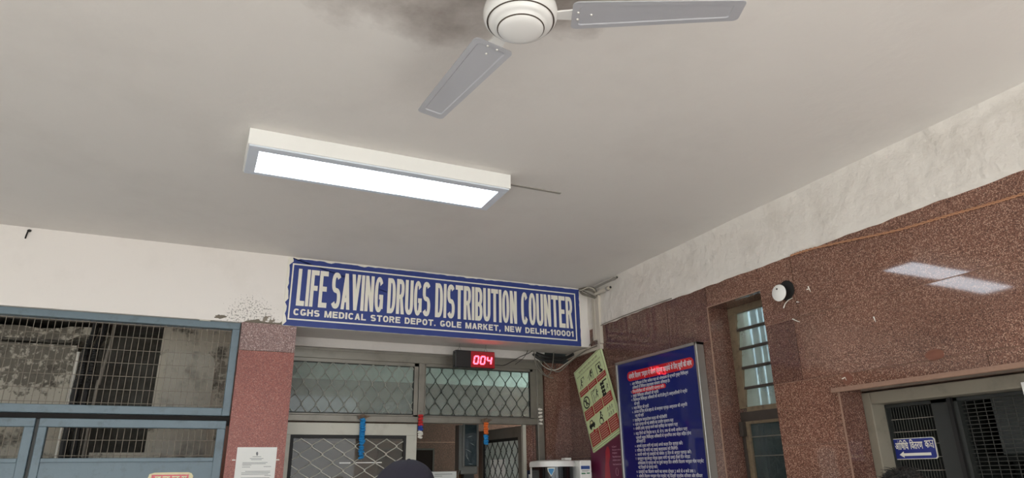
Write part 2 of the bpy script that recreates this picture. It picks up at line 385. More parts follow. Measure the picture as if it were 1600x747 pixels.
M['dark_steel'] = plain('dark_door_steel', (44, 46, 44), 0.5, vary=0.15)
M['dark_wire'] = plain('dark_mesh_wire', (60, 60, 56), 0.6)
M['light_wire'] = plain('light_mesh_wire', (150, 146, 136), 0.6)
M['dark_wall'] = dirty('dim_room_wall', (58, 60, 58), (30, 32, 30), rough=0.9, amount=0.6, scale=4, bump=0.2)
M['niche_grey'] = dirty('niche_grey_plaster', (96, 94, 88), (52, 48, 42), rough=0.95, amount=0.8, scale=5, lo=0.42, hi=0.7, bump=0.5, bscale=14)
M['niche_white'] = dirty('niche_dirty_whitewash', (190, 184, 170), (46, 42, 36), rough=0.95, amount=0.8, scale=8, lo=0.54, hi=0.64, bump=0.5, bscale=12,
    blob=[((-1.0, 5.22, 2.42), 0.60, 0.72, 30, 0.60, 0.68, (58, 52, 44)), ((0.2, 5.22, 2.3), 0.4, 0.6, 34, 0.64, 0.72, (66, 60, 52))])
M['inner_white'] = plain('inner_white_wall', (214, 224, 220), 0.8)
M['inner_grey'] = plain('inner_grey_wall', (128, 132, 130), 0.8)
M['curtain_pale'] = plain('pale_curtain', (222, 236, 230), 0.9, vary=0.06, scale=6)
M['curtain_blue'] = dirty('blue_grey_curtain', (164, 188, 206), (112, 136, 160), rough=0.9, amount=0.8, scale=8, lo=0.45, hi=0.62, bump=0)
M['pvc'] = plain('cream_plastic_duct', (206, 198, 184), 0.5, vary=0.06)
M['pvc_grey'] = plain('grey_pipe', (150, 146, 138), 0.5, vary=0.08)
M['cable_black'] = plain('black_cable', (30, 29, 28), 0.5)
M['cable_grey'] = plain('grey_cable', (120, 114, 104), 0.6)
M['cable_white'] = plain('white_cable', (186, 180, 168), 0.6)
M['rope'] = plain('twisted_cord', (186, 136, 104), 0.8)
M['cloth_blue'] = plain('blue_plastic_flower', (24, 128, 190), 0.6, vary=0.2, scale=60)
M['cloth_red'] = plain('red_plastic_flower', (196, 50, 52), 0.6, vary=0.15, scale=60)
M['cloth_orange'] = plain('orange_plastic_flower', (226, 112, 44), 0.6, vary=0.15, scale=60)
M['cloth_white'] = plain('white_plastic_flower', (226, 222, 212), 0.6, vary=0.1, scale=60)
M['cloth_deep'] = plain('deep_blue_flower', (40, 70, 160), 0.6)
M['dry_leaf'] = plain('dry_leaf', (104, 88, 74), 0.9, vary=0.3, scale=50)
M['clear_black'] = plain('dark_tank', (20, 22, 23), 0.08, spec=0.6)
M['label_blue'] = plain('label_blue', (52, 84, 150), 0.5)
M['label_green'] = plain('label_green', (60, 130, 90), 0.5)
M['sky_blue'] = plain('emblem_blue', (60, 130, 180), 0.4)
M['wrap'] = plain('plastic_wrap', (34, 50, 56), 0.12, spec=0.7, bump=0.6, bscale=18)
M['wrap_edge'] = plain('wrap_edge', (104, 104, 100), 0.3)
M['yellow'] = plain('yellow_card', (214, 168, 62), 0.7)
M['brown_box'] = plain('brown_board', (116, 78, 46), 0.7)
M['danger_cream'] = plain('danger_cream', (228, 216, 176), 0.6)
M['skin'] = plain('skin', (150, 104, 80), 0.55, vary=0.05)
M['hair'] = plain('black_hair', (16, 14, 13), 0.45, vary=0.3, scale=120, bump=0.8, bscale=160)
M['cap'] = plain('navy_cap_cloth', (34, 32, 46), 0.9, vary=0.12, scale=140, bump=0.3, bscale=300)
M['shirt'] = plain('grey_shirt_cloth', (120, 126, 136), 0.9)
M['shirt_b'] = plain('brown_shirt_cloth', (110, 92, 80), 0.9)
M['trouser'] = plain('dark_trouser_cloth', (44, 46, 56), 0.9)
M['shoe'] = plain('black_shoe', (24, 22, 22), 0.4)
m, nt, b = empty_mat('lit_diffuser'); b.inputs['Base Color'].default_value = (0.9, 0.95, 1, 1)
b.inputs['Emission Color'].default_value = (0.80, 0.90, 1.0, 1); b.inputs['Emission Strength'].default_value = LED_STRENGTH; M['led'] = m

# ------------------------------------------------------------------ the setting
struct(MB().box(-4.2, 5.2, -3.0, 8.2, -0.1, 0.0).build('floor', M['floor']))
struct(MB().box(-16, 16, -22, -3.0, -0.2, -0.05).build('ground', M['ground']))
struct(MB().box(-4.2, 3.02, -3.0, 4.98, ZC, ZC + 0.15).box(-4.2, 5.2, 4.98, 8.2, ZC, ZC + 0.15).box(3.02, 5.2, -0.6, 2.5, 2.55, 2.65).build('ceiling', M['ceiling']))
struct(MB().box(-4.2, -4.0, -3.0, 4.45, 0, ZC).build('wall_left', M['white_wall']))

# right wall: core with the window and the door cut out, faced with polished slabs
WY0, WY1, WZ0, WZ1 = 2.635, 3.066, 0.9, 2.53
DY0, DY1, DZ1 = 0.95, 2.245, 1.94
core = MB()
x0, x1 = XW + 0.006, 3.02
for (a, b2, c, d) in ((-3, DY0, 0, ZC), (DY0, DY1, DZ1, ZC), (DY1, WY0, 0, ZC), (WY0, WY1, 0, WZ0), (WY0, WY1, WZ1, ZC), (WY1, YA - 0.02, 0, ZC)):
    core.box(x0, x1, a, b2, c, d)
wall_right = struct(core.build('wall_right', M['granite_b']))
slabs = [MB(), MB()]; grout = MB()
rows = [0.0, 0.33, 0.66, 1.0, 1.36, 1.71, 2.017, 2.33, 2.665]
def slab(y0, y1, z0, z1, which, tilt=0.0, yaw=0.0):
    grout.box(XW + 0.0046, XW + 0.0062, y0, y1, z0, z1)
    g = 0.0016; y0 += g; y1 -= g; z0 += g; z1 -= g
    def xx(y, z): return XW + tilt * (z - z0) + yaw * (y - y0)
    vs = [(xx(y, z), y, z) for y, z in ((y0, z0), (y1, z0), (y1, z1), (y0, z1))] + [(XW + 0.006, y, z) for y, z in ((y0, z0), (y1, z0), (y1, z1), (y0, z1))]
    slabs[which].add(vs, [(0, 1, 2, 3), (0, 4, 5, 1), (1, 5, 6, 2), (2, 6, 7, 3), (3, 7, 4, 0)])
for i in range(len(rows) - 1):
    z0, z1 = rows[i], rows[i + 1]
    cuts = {7: [-3, -1.4, -0.2, 0.35, 2.40, 3.45, 4.78], 6: [-3, -1.8, -0.6, 1.15, 2.44, 3.6, 4.78], 5: [-3, -1.5, -.4, 1.55, 2.246, 3.4, 4.78]}.get(i, [-3, -2, -.9, .3, 1.3, 2.246, 3.5, 4.2, 4.78])
    for a, b2 in zip(cuts[:-1], cuts[1:]):
        parts = [(a, b2, z0, z1)]
        for (oy0, oy1, oz0, oz1) in ((WY0, WY1, WZ0, WZ1), (DY0, DY1, 0, DZ1)):
            nxt = []
            for (p, q, r, t) in parts:
                if q <= oy0 or p >= oy1 or t <= oz0 or r >= oz1: nxt.append((p, q, r, t)); continue
                if p < oy0: nxt.append((p, oy0, r, t))
                if q > oy1: nxt.append((oy1, q, r, t))
                lo, hi = max(p, oy0), min(q, oy1)
                if t > oz1: nxt.append((lo, hi, oz1, t))
                if r < oz0: nxt.append((lo, hi, r, oz0))
            parts = nxt
        for (p, q, r, t) in parts:
            dk = 1 if (i == 6 and p > 2.43 and p < 2.63) or (p > 3.06) else 0
            slab(p, q, r, t, dk, tilt=0.011 if i == 6 else 0.0, yaw=0.0)
grout.build('grout', M['grout'], wall_right)
slabs[0].build('granite_slabs', M['granite'], wall_right); slabs[1].build('granite_slabs', M['granite_b'], wall_right)
# thin pale bars along the edges of the openings
ar = MB()
for a, b2 in (((XW, WY1, WZ0), (XW, WY1, WZ1)), ((XW, WY0, WZ1), (XW, WY1, WZ1)), ((XW, DY1, 0), (XW, DY1, DZ1)), ((XW, DY0, DZ1), (XW, DY1 + 0.02, DZ1))):
    ar.bar(a, b2, 0.006, 0.006)
ar.build('pale_edge', M['granite_edge'], wall_right)
# lintel lip above the door
MB().box(XW - 0.012, XW + 0.002, DY0, DY1 + 0.03, DZ1 - 0.002, DZ1 + 0.018).build('lintel_lip', M['granite_edge'], wall_right)
# filler patches and scars on the slabs
pt = MB()
def blobpoly(cy, cz, ry, rz, n=14, jag=0.25):
    return [(cy + ry * (1 + random.uniform(-jag, jag)) * math.cos(2 * PI * k / n), cz + rz * (1 + random.uniform(-jag, jag)) * math.sin(2 * PI * k / n)) for k in range(n)]
for cy, cz, ry, rz in ((2.185, 1.995, 0.028, 0.030), (1.752, 2.035, 0.042, 0.022)):
    pt.prism([(-y, z) for y, z in blobpoly(cy, cz, ry, rz, 18, 0.12)], (XW - 0.0012, 0, 0), UYn, UZ, (1, 0, 0), 0.002)
pt.build('filler_patch', plain('brown_filler', (122, 78, 62), 0.8), wall_right)
sc = MB()
for pts in (((2.49, 2.398), (2.475, 2.418), (2.45, 2.432), (2.42, 2.436)), ((2.315, 2.47), (2.31, 2.455), (2.305, 2.44)), ((2.325, 2.458), (2.312, 2.455)), ((2.444, 2.33), (2.42, 2.315), (2.40, 2.305)), ((1.99, 2.245), (1.985, 2.22)),
            ((2.40, 2.41), (2.385, 2.405)), ((2.21, 1.995), (2.195, 2.0), (2.19, 1.985))):
    sc.tube([(XW - 0.0005, y, z) for y, z in pts], [0.0035] + [0.0022] * (len(pts) - 2) + [0.001], 6)
sc.build('plaster_scar', M['cloth_white'], wall_right)

# rough plaster band above the slabs: displaced sheet with an uneven lower lip
band = MB(); ny, nz = 330, 22; vs = []; fs = []
for i in range(ny + 1):
    y = -3 + (YB + 3) * i / ny
    zb = 2.655 + 0.008 * noise.noise((y * 2.3, 1.1, 0)) + 0.006 * noise.noise((y * 11, 2.1, 0))
    for j in range(nz + 1):
        t = j / nz; z = zb + (ZC - zb) * t
        th = 0.012 + 0.007 * noise.noise((y * 1.7, z * 5, 3)) + 0.0035 * noise.noise((y * 6, z * 16, 7)) + 0.0014 * noise.noise((y * 25, z * 40, 5))
        th += 0.020 * max(0, t - 0.8) ** 2 * 25 * 0.6
        if j == 0: th = 0.003
        vs.append((XW + 0.004 - th, y, z))
for i in range(ny):
    for j in range(nz):
        a = i * (nz + 1) + j; fs.append((a, a + nz + 1, a + nz + 2, a + 1))
band.add(vs, fs).build('plaster_band', M['rough_plaster'], wall_right, smooth=True, angle=60)

# beam across the back with the recess under it
beam = struct(MB().box(-4.0, XW + 0.006, YB, 4.75, ZB, ZC).build('wall_back', M['white_wall']))
beam['label'] = 'white painted beam across the back of the hall'
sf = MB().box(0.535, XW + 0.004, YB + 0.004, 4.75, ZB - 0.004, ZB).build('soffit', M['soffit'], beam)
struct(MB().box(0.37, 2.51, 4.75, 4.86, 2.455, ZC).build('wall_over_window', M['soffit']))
# small wires, mortar loss and nail marks on the beam
mo = MB()
mo.prism(blobpoly(0.075, 2.545, 0.035, 0.012, 16, 0.35), (0, YB - 0.001, 0), UX, UZ, (0, 1, 0), 0.002)
mo.prism([(0.21, 2.52), (0.52, 2.52), (0.53, 2.555), (0.45, 2.552), (0.43, 2.533), (0.36, 2.53), (0.31, 2.537), (0.30, 2.548), (0.27, 2.54), (0.23, 2.532)], (0, YB - 0.0015, 0), UX, UZ, (0, 1, 0), 0.002)
mo.build('mortar_patch', M['mortar'], beam)

# granite faced pillar between gate and counter window
pil = struct(MB().box(0.205, 0.535, YB - 0.006, 4.86, 0, 2.345).box(0.37, 0.535, 4.75, 8.0, 0, ZC).build('pillar', M['red_granite']), 'red granite pillar between the blue gate and the counter window')
MB().box(0.205, 0.535, YB - 0.007, 4.75, 2.3475, ZB).build('top_slab', M['pink_granite'], pil)
MB().box(0.207, 0.533, YB - 0.0045, 4.74, 2.344, 2.349).build('joint', M['groove'], pil)
# granite pier beside the counter window, shade put into its dark colour; hole above
struct(MB().box(2.515, XW + 0.3, YA - 0.02, 4.98, 0, 2.44).build('wall_corner', M['granite_b']))
struct(MB().box(2.515, XW + 0.3, 4.95, 5.0, 2.44, ZC).build('wall_cavity', M['black']))

# room behind the counter window
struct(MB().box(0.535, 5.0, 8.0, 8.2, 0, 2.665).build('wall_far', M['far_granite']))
struct(MB().box(0.535, 5.0, 7.99, 8.2, 2.666, ZC).build('wall_far_top', M['inner_white']))
struct(MB().box(5.0, 5.2, 4.98, 8.2, 0, ZC).build('wall_far_right', M['inner_white']))
struct(MB().box(XW + 0.3, 5.0, 4.98, 5.1, 0, ZC).build('wall_counter_side', M['inner_white']))
j = MB().box(0.535, 5.0, 7.996, 8.0, 1.968, 1.974).box(0.535, 5, 7.996, 8, 2.31, 2.316).build('joint', M['grout'])
j.parent = bpy.data.objects['wall_far']
d6 = struct(MB().box(2.0, 2.66, 7.975, 8.0, 0, 1.884).build('door_6', plain('dark_door_wood', (34, 26, 23), 0.95, spec=0.1)), 'dark doorway in the far granite wall behind the counter')
MB().bar((2.67, 7.98, 0), (2.67, 7.98, 1.89), 0.02, 0.02).bar((1.99, 7.98, 1.89), (2.68, 7.98, 1.89), 0.02, 0.02).build('door_frame', M['dark_frame'], d6)

# dim store behind the blue gate
struct(MB().box(-4.0, 0.37, 5.6, 5.75, 0, ZC).build('wall_store', M['niche_grey']))
nl = struct(MB().box(-4.0, -0.76, 5.22, 5.6, 0, 2.45).build('wall_store_left', M['niche_white']))
lip = MB(); pts = [(-4.0, 2.462)] + [(-4.0 + 0.08 * k, 2.478 + 0.02 * noise.noise((k * 0.7, 0, 0))) for k in range(41)] + [(-0.70, 2.54), (-0.72, 2.50), (-0.78, 2.462)]
pts = [(-4.0, 2.465), (-0.80, 2.465), (-0.74, 2.50), (-0.66, 2.515), (-0.60, 2.56), (-0.80, 2.555)] + [(-0.86 - 0.1 * k, 2.54 + 0.022 * noise.noise((k * 1.3, 4, 0))) for k in range(31)]
lip.prism(pts, (0, 5.12, 0), UX, UZ, (0, 1, 0), 0.48); lip.build('plaster_ledge', M['niche_white'], nl)
struct(MB().box(-4.0, -0.27, 5.2, 5.6, 2.6, ZC).build('trim_1', M['niche_grey']), 'rough grey lintel inside the store')
nr = struct(MB().box(-0.262, 0.37, 5.22, 5.6, 0, ZC).build('wall_store_right', M['niche_white']))
arch = [(-0.222, 0.3), (0.10, 0.3), (0.10, 2.36), (0.085, 2.41), (0.05, 2.44), (0.0, 2.45), (-0.222, 2.45)]
MB().prism(arch, (0, 5.203, 0), UX, UZ, (0, 1, 0), 0.02).build('render_panel', dirty('store_white', (186, 182, 170), (80, 74, 64), amount=0.6, scale=7, lo=0.52, hi=0.68, bump=0.4), nr)
MB().box(-0.56, -0.16, 5.08, 5.2, 1.60, 1.765).build('store_ledge', M['niche_white'], nl)

# ------------------------------------------------------------------ blue gate and its mesh transom
def mesh_grid(mb, x0, x1, z0, z1, sx, sz, y, r, ox=None, oz=None):
    x = x0 + (sx * 0.5 if ox is None else ox)
    while x < x1: mb.tube([(x, y, z0), (x, y, z1)], r, 6); x += sx
    z = z0 + (sz * 0.5 if oz is None else oz)
    while z < z1: mb.tube([(x0, y - 2 * r, z), (x1, y - 2 * r, z)], r, 6); z += sz
G = 4.45
w4 = struct(MB().box(-2.4, 0.200, G, G + 0.06, 2.478, ZB + 0.006, bev=0.004).box(0.156, 0.200, G, G + 0.06, 1.953, 2.478, bev=0.004)
    .box(-2.4, 0.156, G, G + 0.06, 1.953, 1.998, bev=0.004).box(-2.4, -2.356, G, G + 0.06, 1.998, 2.478).build('window_4', M['blue']), 'wide blue framed wire mesh transom above the blue gate')
g4 = MB(); mesh_grid(g4, -2.356, 0.156, 1.998, 2.478, 0.0332, 0.0757, G + 0.03, 0.0019, oz=0.016); g4.build('wire_mesh', M['wire'], w4)
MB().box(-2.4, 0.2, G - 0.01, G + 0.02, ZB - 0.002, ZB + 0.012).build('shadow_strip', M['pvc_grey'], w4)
MB().box(-0.038, 0.024, G - 0.02, G, 2.516, 2.528).build('paint_drip', M['letter'], w4)
struct(MB().box(-2.4, 0.204, G + 0.05, G + 0.09, 1.90, 1.96).build('trim_2', plain('dark_gap', (40, 36, 34), 0.8)))
def gate_leaf(name, x0, x1, ox0, ox1, label):
    f = MB()
    f.box(x0, x1, G, G + 0.05, 1.878, 1.924, bev=0.004).box(x0, ox0, G, G + 0.05, 0.05, 1.878, bev=0.004).box(ox1, x1, G, G + 0.05, 0.05, 1.878, bev=0.004)
    f.box(ox0, ox1, G, G + 0.05, 1.694, 1.716, bev=0.003).box(ox0, ox1, G, G + 0.05, 0.05, 0.1)
    o = struct(f.build(name, M['blue']), label)
    g = MB(); mesh_grid(g, ox0, ox1, 1.716, 1.878, 0.0333, 0.082, G + 0.03, 0.0019, ox=0.036, oz=0.013); g.build('wire_mesh', M['wire'], o)
    sh = MB().box(ox0 - 0.01, ox1 + 0.01, G + 0.012, G + 0.018, 0.09, 1.695).build('sheet_panel', M['blue'], o)
    return o
d3 = gate_leaf('door_3', -0.750, 0.187, -0.710, 0.140, 'right leaf of the blue sheet metal gate, next to the red pillar')
d4 = gate_leaf('door_4', -1.75, -0.768, -1.70, -0.814, 'left leaf of the blue sheet metal gate, cut by the photo edge')
MB().bar((-0.759, G + 0.03, 0.05), (-0.759, G + 0.03, 1.92), 0.016, 0.02).build('meeting_strip', M['dark_steel'], d4)

# ------------------------------------------------------------------ aluminium counter window
def diamond(mb, x0, x1, z0, z1, w, h, r, y, M4=None, phase=(0, 0), bend=0.30):
    """expanded diamond grille: wavy uprights touching at nodes, cut to the rectangle"""
    def clip(p, q):
        d = q - p; t0, t1 = 0.0, 1.0
        for a, lo, hi in ((0, x0, x1), (2, z0, z1)):
            if abs(d[a]) < 1e-9:
                if p[a] < lo or p[a] > hi: return None
                continue
            u, v = (lo - p[a]) / d[a], (hi - p[a]) / d[a]
            if u > v: u, v = v, u
            t0, t1 = max(t0, u), min(t1, v)
        return (p + d * t0, p + d * t1) if t0 < t1 - 1e-6 else None
    ni = int((x1 - x0) / w) + 3; nj = int((z1 - z0) / h) + 3
    for i in range(-2, ni):
        for j in range(-2, nj * 2):
            cx = x0 + phase[0] + i * w + (w / 2 if j % 2 else 0); cz = z0 + phase[1] + j * h / 2
            for sx in (-1, 1):
                a = Vector((cx, y, cz)); b = Vector((cx + sx * w / 2, y, cz + h / 2))
                m1 = a.lerp(b, 0.16); m1.x = a.x + sx * w * 0.035; m2 = a.lerp(b, 0.84); m2.x = b.x - sx * w * 0.035
                for p, q in ((a, m1), (m1, m2), (m2, b)):
                    c = clip(p, q)
                    if c:
                        c = [M4 @ v for v in c] if M4 else c
                        mb.tube(c, r, 5, cap=False)
            if x0 + 0.004 < cx < x1 - 0.004 and z0 + 0.006 < cz < z1 - 0.006:
                n = [Vector((cx, y - 0.003, cz - h * 0.028)), Vector((cx, y - 0.003, cz + h * 0.028))]
                if M4: n = [M4 @ v for v in n]
                mb.tube(n, r * 2.0, 6)
A0, A1 = YA, YA + 0.05
fr = MB()
fr.box(0.535, 2.51, A0, A1 + 0.03, 2.385, 2.456, bev=0.003)                   # head
fr.box(0.535, 2.51, A0 - 0.008, A0 + 0.01, 2.440, 2.4565)                      # head lip
fr.box(1.480, 1.527, A0 - 0.004, A1, 1.998, 2.385, bev=0.003)                  # mullion
fr.box(0.535, 2.455, A0 - 0.006, A1, 1.957, 2.000, bev=0.003)                  # transom
fr.box(2.455, 2.51, A0 - 0.006, A1 + 0.03, 0, 2.385, bev=0.003)                # post
fr.box(2.425, 2.455, A0 + 0.004, A1, 1.998, 2.385)                             # stop
trim3 = struct(fr.build('trim_3', M['alu']), 'dull aluminium frame round the counter window and doorway')
def sash(name, x0, x1, z0, z1, st, label, phase, gl, gm):
    f = MB().box(x0, x1, A0 + 0.002, A0 + 0.032, z1 - st, z1, bev=0.002).box(x0, x1, A0 + 0.002, A0 + 0.032, z0, z0 + st * 0.5, bev=0.002)
    f.box(x0, x0 + st * 0.3, A0 + 0.002, A0 + 0.032, z0, z1).box(x1 - st * 1.3, x1, A0 + 0.002, A0 + 0.032, z0, z1, bev=0.002)
    o = struct(f.build(name, M['alu']), label)
    gx = MB().box(x0, x1 - st * 1.2, A0 + 0.014, A0 + 0.017, z1 - st - 0.005, z1 - st, ).box(x1 - st * 1.35, x1 - st * 1.25, A0 + 0.0, A0 + 0.02, z0, z1 - st).box(x0, x1 - st * 1.25, A0, A0 + 0.02, z0 + st * 0.4, z0 + st * 0.65)
    gx.build('gasket', M['black'], o)
    MB().box(x0, x1, A0 + 0.022, A0 + 0.026, z0 + 0.005, z1 - st).build('glass', gl, o)
    g = MB(); diamond(g, x0 + st * 0.3, x1 - st * 1.3, z0 + st * 0.5, z1 - st, 0.0955, 0.148, 0.0030, A0 + 0.010, phase=phase); g.build('grille', gm, o, smooth=True)
    return o
sash('window_2', 0.537, 1.478, 2.000, 2.385, 0.026, 'left upper pane of the counter window with diamond grille', (0.02, 0.06), M['dust_glass'], M['grille'])
sash('window_3', 1.529, 2.425, 2.000, 2.385, 0.022, 'right upper pane of the counter window below the token display', (0.03, 0.03), M['dust_glass'], M['grille_dark'])
# fixed left leaf below the transom
f = MB().box(0.545, 1.479, A0, A0 + 0.04, 1.868, 1.948, bev=0.002).box(0.545, 0.607, A0, A0 + 0.04, 0.03, 1.868, bev=0.002).box(1.402, 1.479, A0, A0 + 0.04, 0.03, 1.868, bev=0.002).box(0.6, 1.41, A0, A0 + 0.04, 0.03, 0.12).box(0.6, 1.41, A0, A0 + 0.04, 0.9, 0.98)
d1 = struct(f.build('door_1', M['alu_pale']), 'pale aluminium leaf with wide diamond grille left of the open doorway')
MB().box(0.607, 1.402, A0 + 0.004, A0 + 0.024, 1.846, 1.868).box(0.607, 0.629, A0 + 0.004, A0 + 0.024, 0.98, 1.846).box(1.383, 1.402, A0 + 0.004, A0 + 0.024, 0.98, 1.846).build('gasket', M['black'], d1)
MB().box(0.607, 1.402, A0 + 0.026, A0 + 0.030, 0.98, 1.868).build('glass', M['door_glass'], d1)
g = MB(); diamond(g, 0.629, 1.383, 0.98, 1.846, 0.146, 0.106, 0.0032, A0 + 0.016, phase=(0.05, 0.02)); g.build('grille', M['grille_pale'], d1, smooth=True)
MB().box(0.945, 1.02, A0 + 0.024, A0 + 0.026, 1.682, 1.690).box(1.055, 1.238, A0 + 0.024, A0 + 0.026, 1.684, 1.690).build('white_tape', M['paper'], d1)
MB().box(0.607, 1.402, 4.85, 4.86, 0.12, 0.9).build('lower_panel', M['alu_pale'], d1)
# leaf swung open into the room behind, hinged at the right
hx, hy = 2.345, YA + 0.03; ang = math.atan2(0.73, -0.05)
ML = Matrix.Translation((hx, hy, 0)) @ Matrix.Rotation(ang, 4, 'Z')
f = MB().box(0, 0.75, -0.02, 0.02, 1.868, 1.95, ML).box(0, 0.055, -0.02, 0.02, 0.03, 1.868, ML).box(0.67, 0.75, -0.02, 0.02, 0.03, 1.868, ML).box(0.05, 0.68, -0.02, 0.02, 0.9, 0.98, ML).box(0.05, 0.68, -0.02, 0.02, 0.03, 0.11, ML)
d2 = struct(f.build('door_2', M['alu']), 'aluminium grille leaf swung open behind the counter doorway')
MB().box(0.055, 0.67, 0.005, 0.018, 1.846, 1.868, ML).box(0.655, 0.67, 0.005, 0.018, 0.98, 1.846, ML).build('gasket', M['black'], d2)
MB().box(0.055, 0.67, -0.004, 0.0, 0.98, 1.868, ML).build('glass', M['leaf_glass'], d2)
g = MB(); diamond(g, 0.055, 0.655, 0.98, 1.846, 0.0955, 0.148, 0.0030, 0.012, M4=ML, phase=(0.02, 0.05)); g.build('grille', M['dark_steel'], d2)
MB().box(0.3, 0.56, 0.0015, 0.003, 1.5, 1.71, ML).build('paper_note', M['paper'], d2)
struct(MB().box(2.325, 2.352, A0 + 0.0, A0 + 0.03, 0, 1.955).build('trim_4', M['alu_pale']), 'bright hinge stile of the open leaf')
struct(MB().box(2.36, 2.452, A0 + 0.03, A0 + 0.045, 0, 1.955).box(2.425, 2.436, A0 + 0.015, A0 + 0.03, 0, 1.955).build('trim_5', M['granite_b']), 'brown filler panel beside the open leaf')

# ------------------------------------------------------------------ window in the right wall
FX = 2.897
f = MB()
def rb(mb, y0, y1, z0, z1, xa=FX, xb=FX + 0.04, bev=0.002): return mb.box(xa, xb, y0, y1, z0, z1, bev=bev)
rb(f, 3.010, WY1, 1.935, WZ1); rb(f, WY0, 3.010, 2.492, WZ1); rb(f, WY0, 3.010, 1.915, 1.942); rb(f, WY0, 2.66, 1.935, WZ1)
w1 = struct(f.build('window_1', M['wood_frame']), 'tall narrow louvred window sunk in the granite wall')
f = MB(); rb(f, 3.010, 3.045, WZ0, 1.85); rb(f, WY0, 3.045, 1.846, 1.862); rb(f, WY0, 2.66, WZ0, 1.85); rb(f, WY0, 3.045, WZ0, WZ0 + 0.04); f.build('lower_sash_frame', M['wood_frame'], w1)
f = MB(); rb(f, WY0, WY1, 1.862, 1.915); rb(f, 3.046, WY1, WZ0, 1.862, FX - 0.006); rb(f, 3.03, 3.058, 1.78, 1.86, FX - 0.03, FX); f.build('transom_bar', M['dark_frame'], w1)
zs = [2.492, 2.392, 2.279, 2.166, 2.050, 1.942]
f = MB()
for z in zs[1:-1]: rb(f, 2.655, 3.012, z - 0.008, z + 0.006, FX + 0.002, FX + 0.03)
f.build('louvre_bar', M['dark_frame'], w1)
gm = MB()
for a, b2 in zip(zs[:-1], zs[1:]):
    gm.add([(FX + 0.008 + o, y, b2) for o in (0, 0.004) for y in (2.65, 3.012)] + [(FX + 0.024 + o, y, a) for o in (0, 0.004) for y in (2.65, 3.012)], [(0, 1, 5, 4), (2, 6, 7, 3), (0, 2, 3, 1), (4, 5, 7, 6), (0, 4, 6, 2), (1, 3, 7, 5)])
gm.build('louvre_glass', M['pale_glass'], w1)
MB().box(FX + 0.014, FX + 0.018, 2.65, 3.012, WZ0 + 0.03, 1.848).build('lower_glass', M['dark_glass'], w1)
MB().bar((FX + 0.01, 2.65, 1.775), (FX + 0.01, 3.012, 1.775), 0.006, 0.006).bar((FX + 0.01, 2.65, 1.672), (FX + 0.01, 3.0, 1.672), 0.005, 0.005).build('glass_joint', M['alu'], w1)
# pale lane wall beyond, dim below
struct(MB().box(4.15, 4.25, 2.5, 4.97, 0, 4.0).build('wall_lane', M['curtain_pale']))
struct(MB().box(3.02, 4.25, 2.42, 2.5, 0, 2.55).build('wall_lane_end', M['inner_grey']))
cu = MB(); vs = []; fs = []; n = 60
for i in range(n + 1):
    y = 3.02 + 0.60 * i / n; x = 3.30 + 0.018 * math.sin(i * 0.9) + 0.006 * math.sin(i * 2.3)
    vs += [(x, y, 0.9), (x, y, 2.9)]
cu.v = vs
for i in range(n): cu.f.append((2 * i, 2 * i + 2, 2 * i + 3, 2 * i + 1)); cu.mi.append(0 if i < 28 else 1)
cuo = tag(cu.build('curtain', [M['curtain_blue'], M['curtain_pale']], smooth=True), 'pale and blue grey striped curtain behind the louvred window', 'curtain')
so = cuo.modifiers.new('thick', 'SOLIDIFY'); so.thickness = 0.003
MB().tube([(3.30, 2.5, 2.9), (3.30, 3.7, 2.9)], 0.008).build('curtain_rod', M['alu'], cuo)

# ------------------------------------------------------------------ right hand door
DX = 2.892; DXI = 3.01
f = MB()
f.box(DX, DXI, 2.200, DY1, 0, DZ1 - 0.003, bev=0.004).box(DX, DXI, DY0, 2.200, 1.882, DZ1 - 0.003, bev=0.004).box(DX, DXI, DY0, DY0 + 0.045, 0, 1.882)
d5 = struct(f.build('door_5', M['door_frame']), 'grey framed double door of dark wire mesh in the granite wall')
def leaf(name, y0, y1, st0, st1, sy, sz, hm, oz):
    f = MB().box(DXI - 0.03, DXI + 0.012, y1 - st1, y1, 0.02, 1.88).box(DXI - 0.03, DXI + 0.012, y0, y0 + st0, 0.02, 1.88).box(DXI - 0.03, DXI + 0.012, y0, y1, 1.866, 1.88).box(DXI - 0.03, DXI + 0.012, y0, y1, 0.02, 0.12).box(DXI - 0.03, DXI + 0.012, y0, y1, 0.92, 0.98)
    o = f.build(name, M['dark_steel'], d5)
    v = MB(); h = MB(); y = y0 + st0 + sy / 2
    while y < y1 - st1: v.tube([(DXI, y, 0.98), (DXI, y, 1.866)], 0.0016, 5); y += sy
    z = 0.98 + oz
    while z < 1.866: h.tube([(DXI - 0.004, y0 + st0, z), (DXI - 0.004, y1 - st1, z)], 0.0016, 5); z += sz
    v.build('upright_wire', M['dark_wire'], o); h.build('cross_wire', hm, o)
    return o
leaf('mesh_leaf', 1.885, 2.200, 0.085, 0.004, 0.0135, 0.0565, M['light_wire'], 0.04)
leaf('mesh_leaf', 1.00, 1.875, 0.02, 0.022, 0.038, 0.0165, M['dark_wire'], 0.01)
MB().box(DXI - 0.045, DXI - 0.03, 1.872, 1.89, 0.02, 1.88).build('meeting_strip', M['black'], d5)
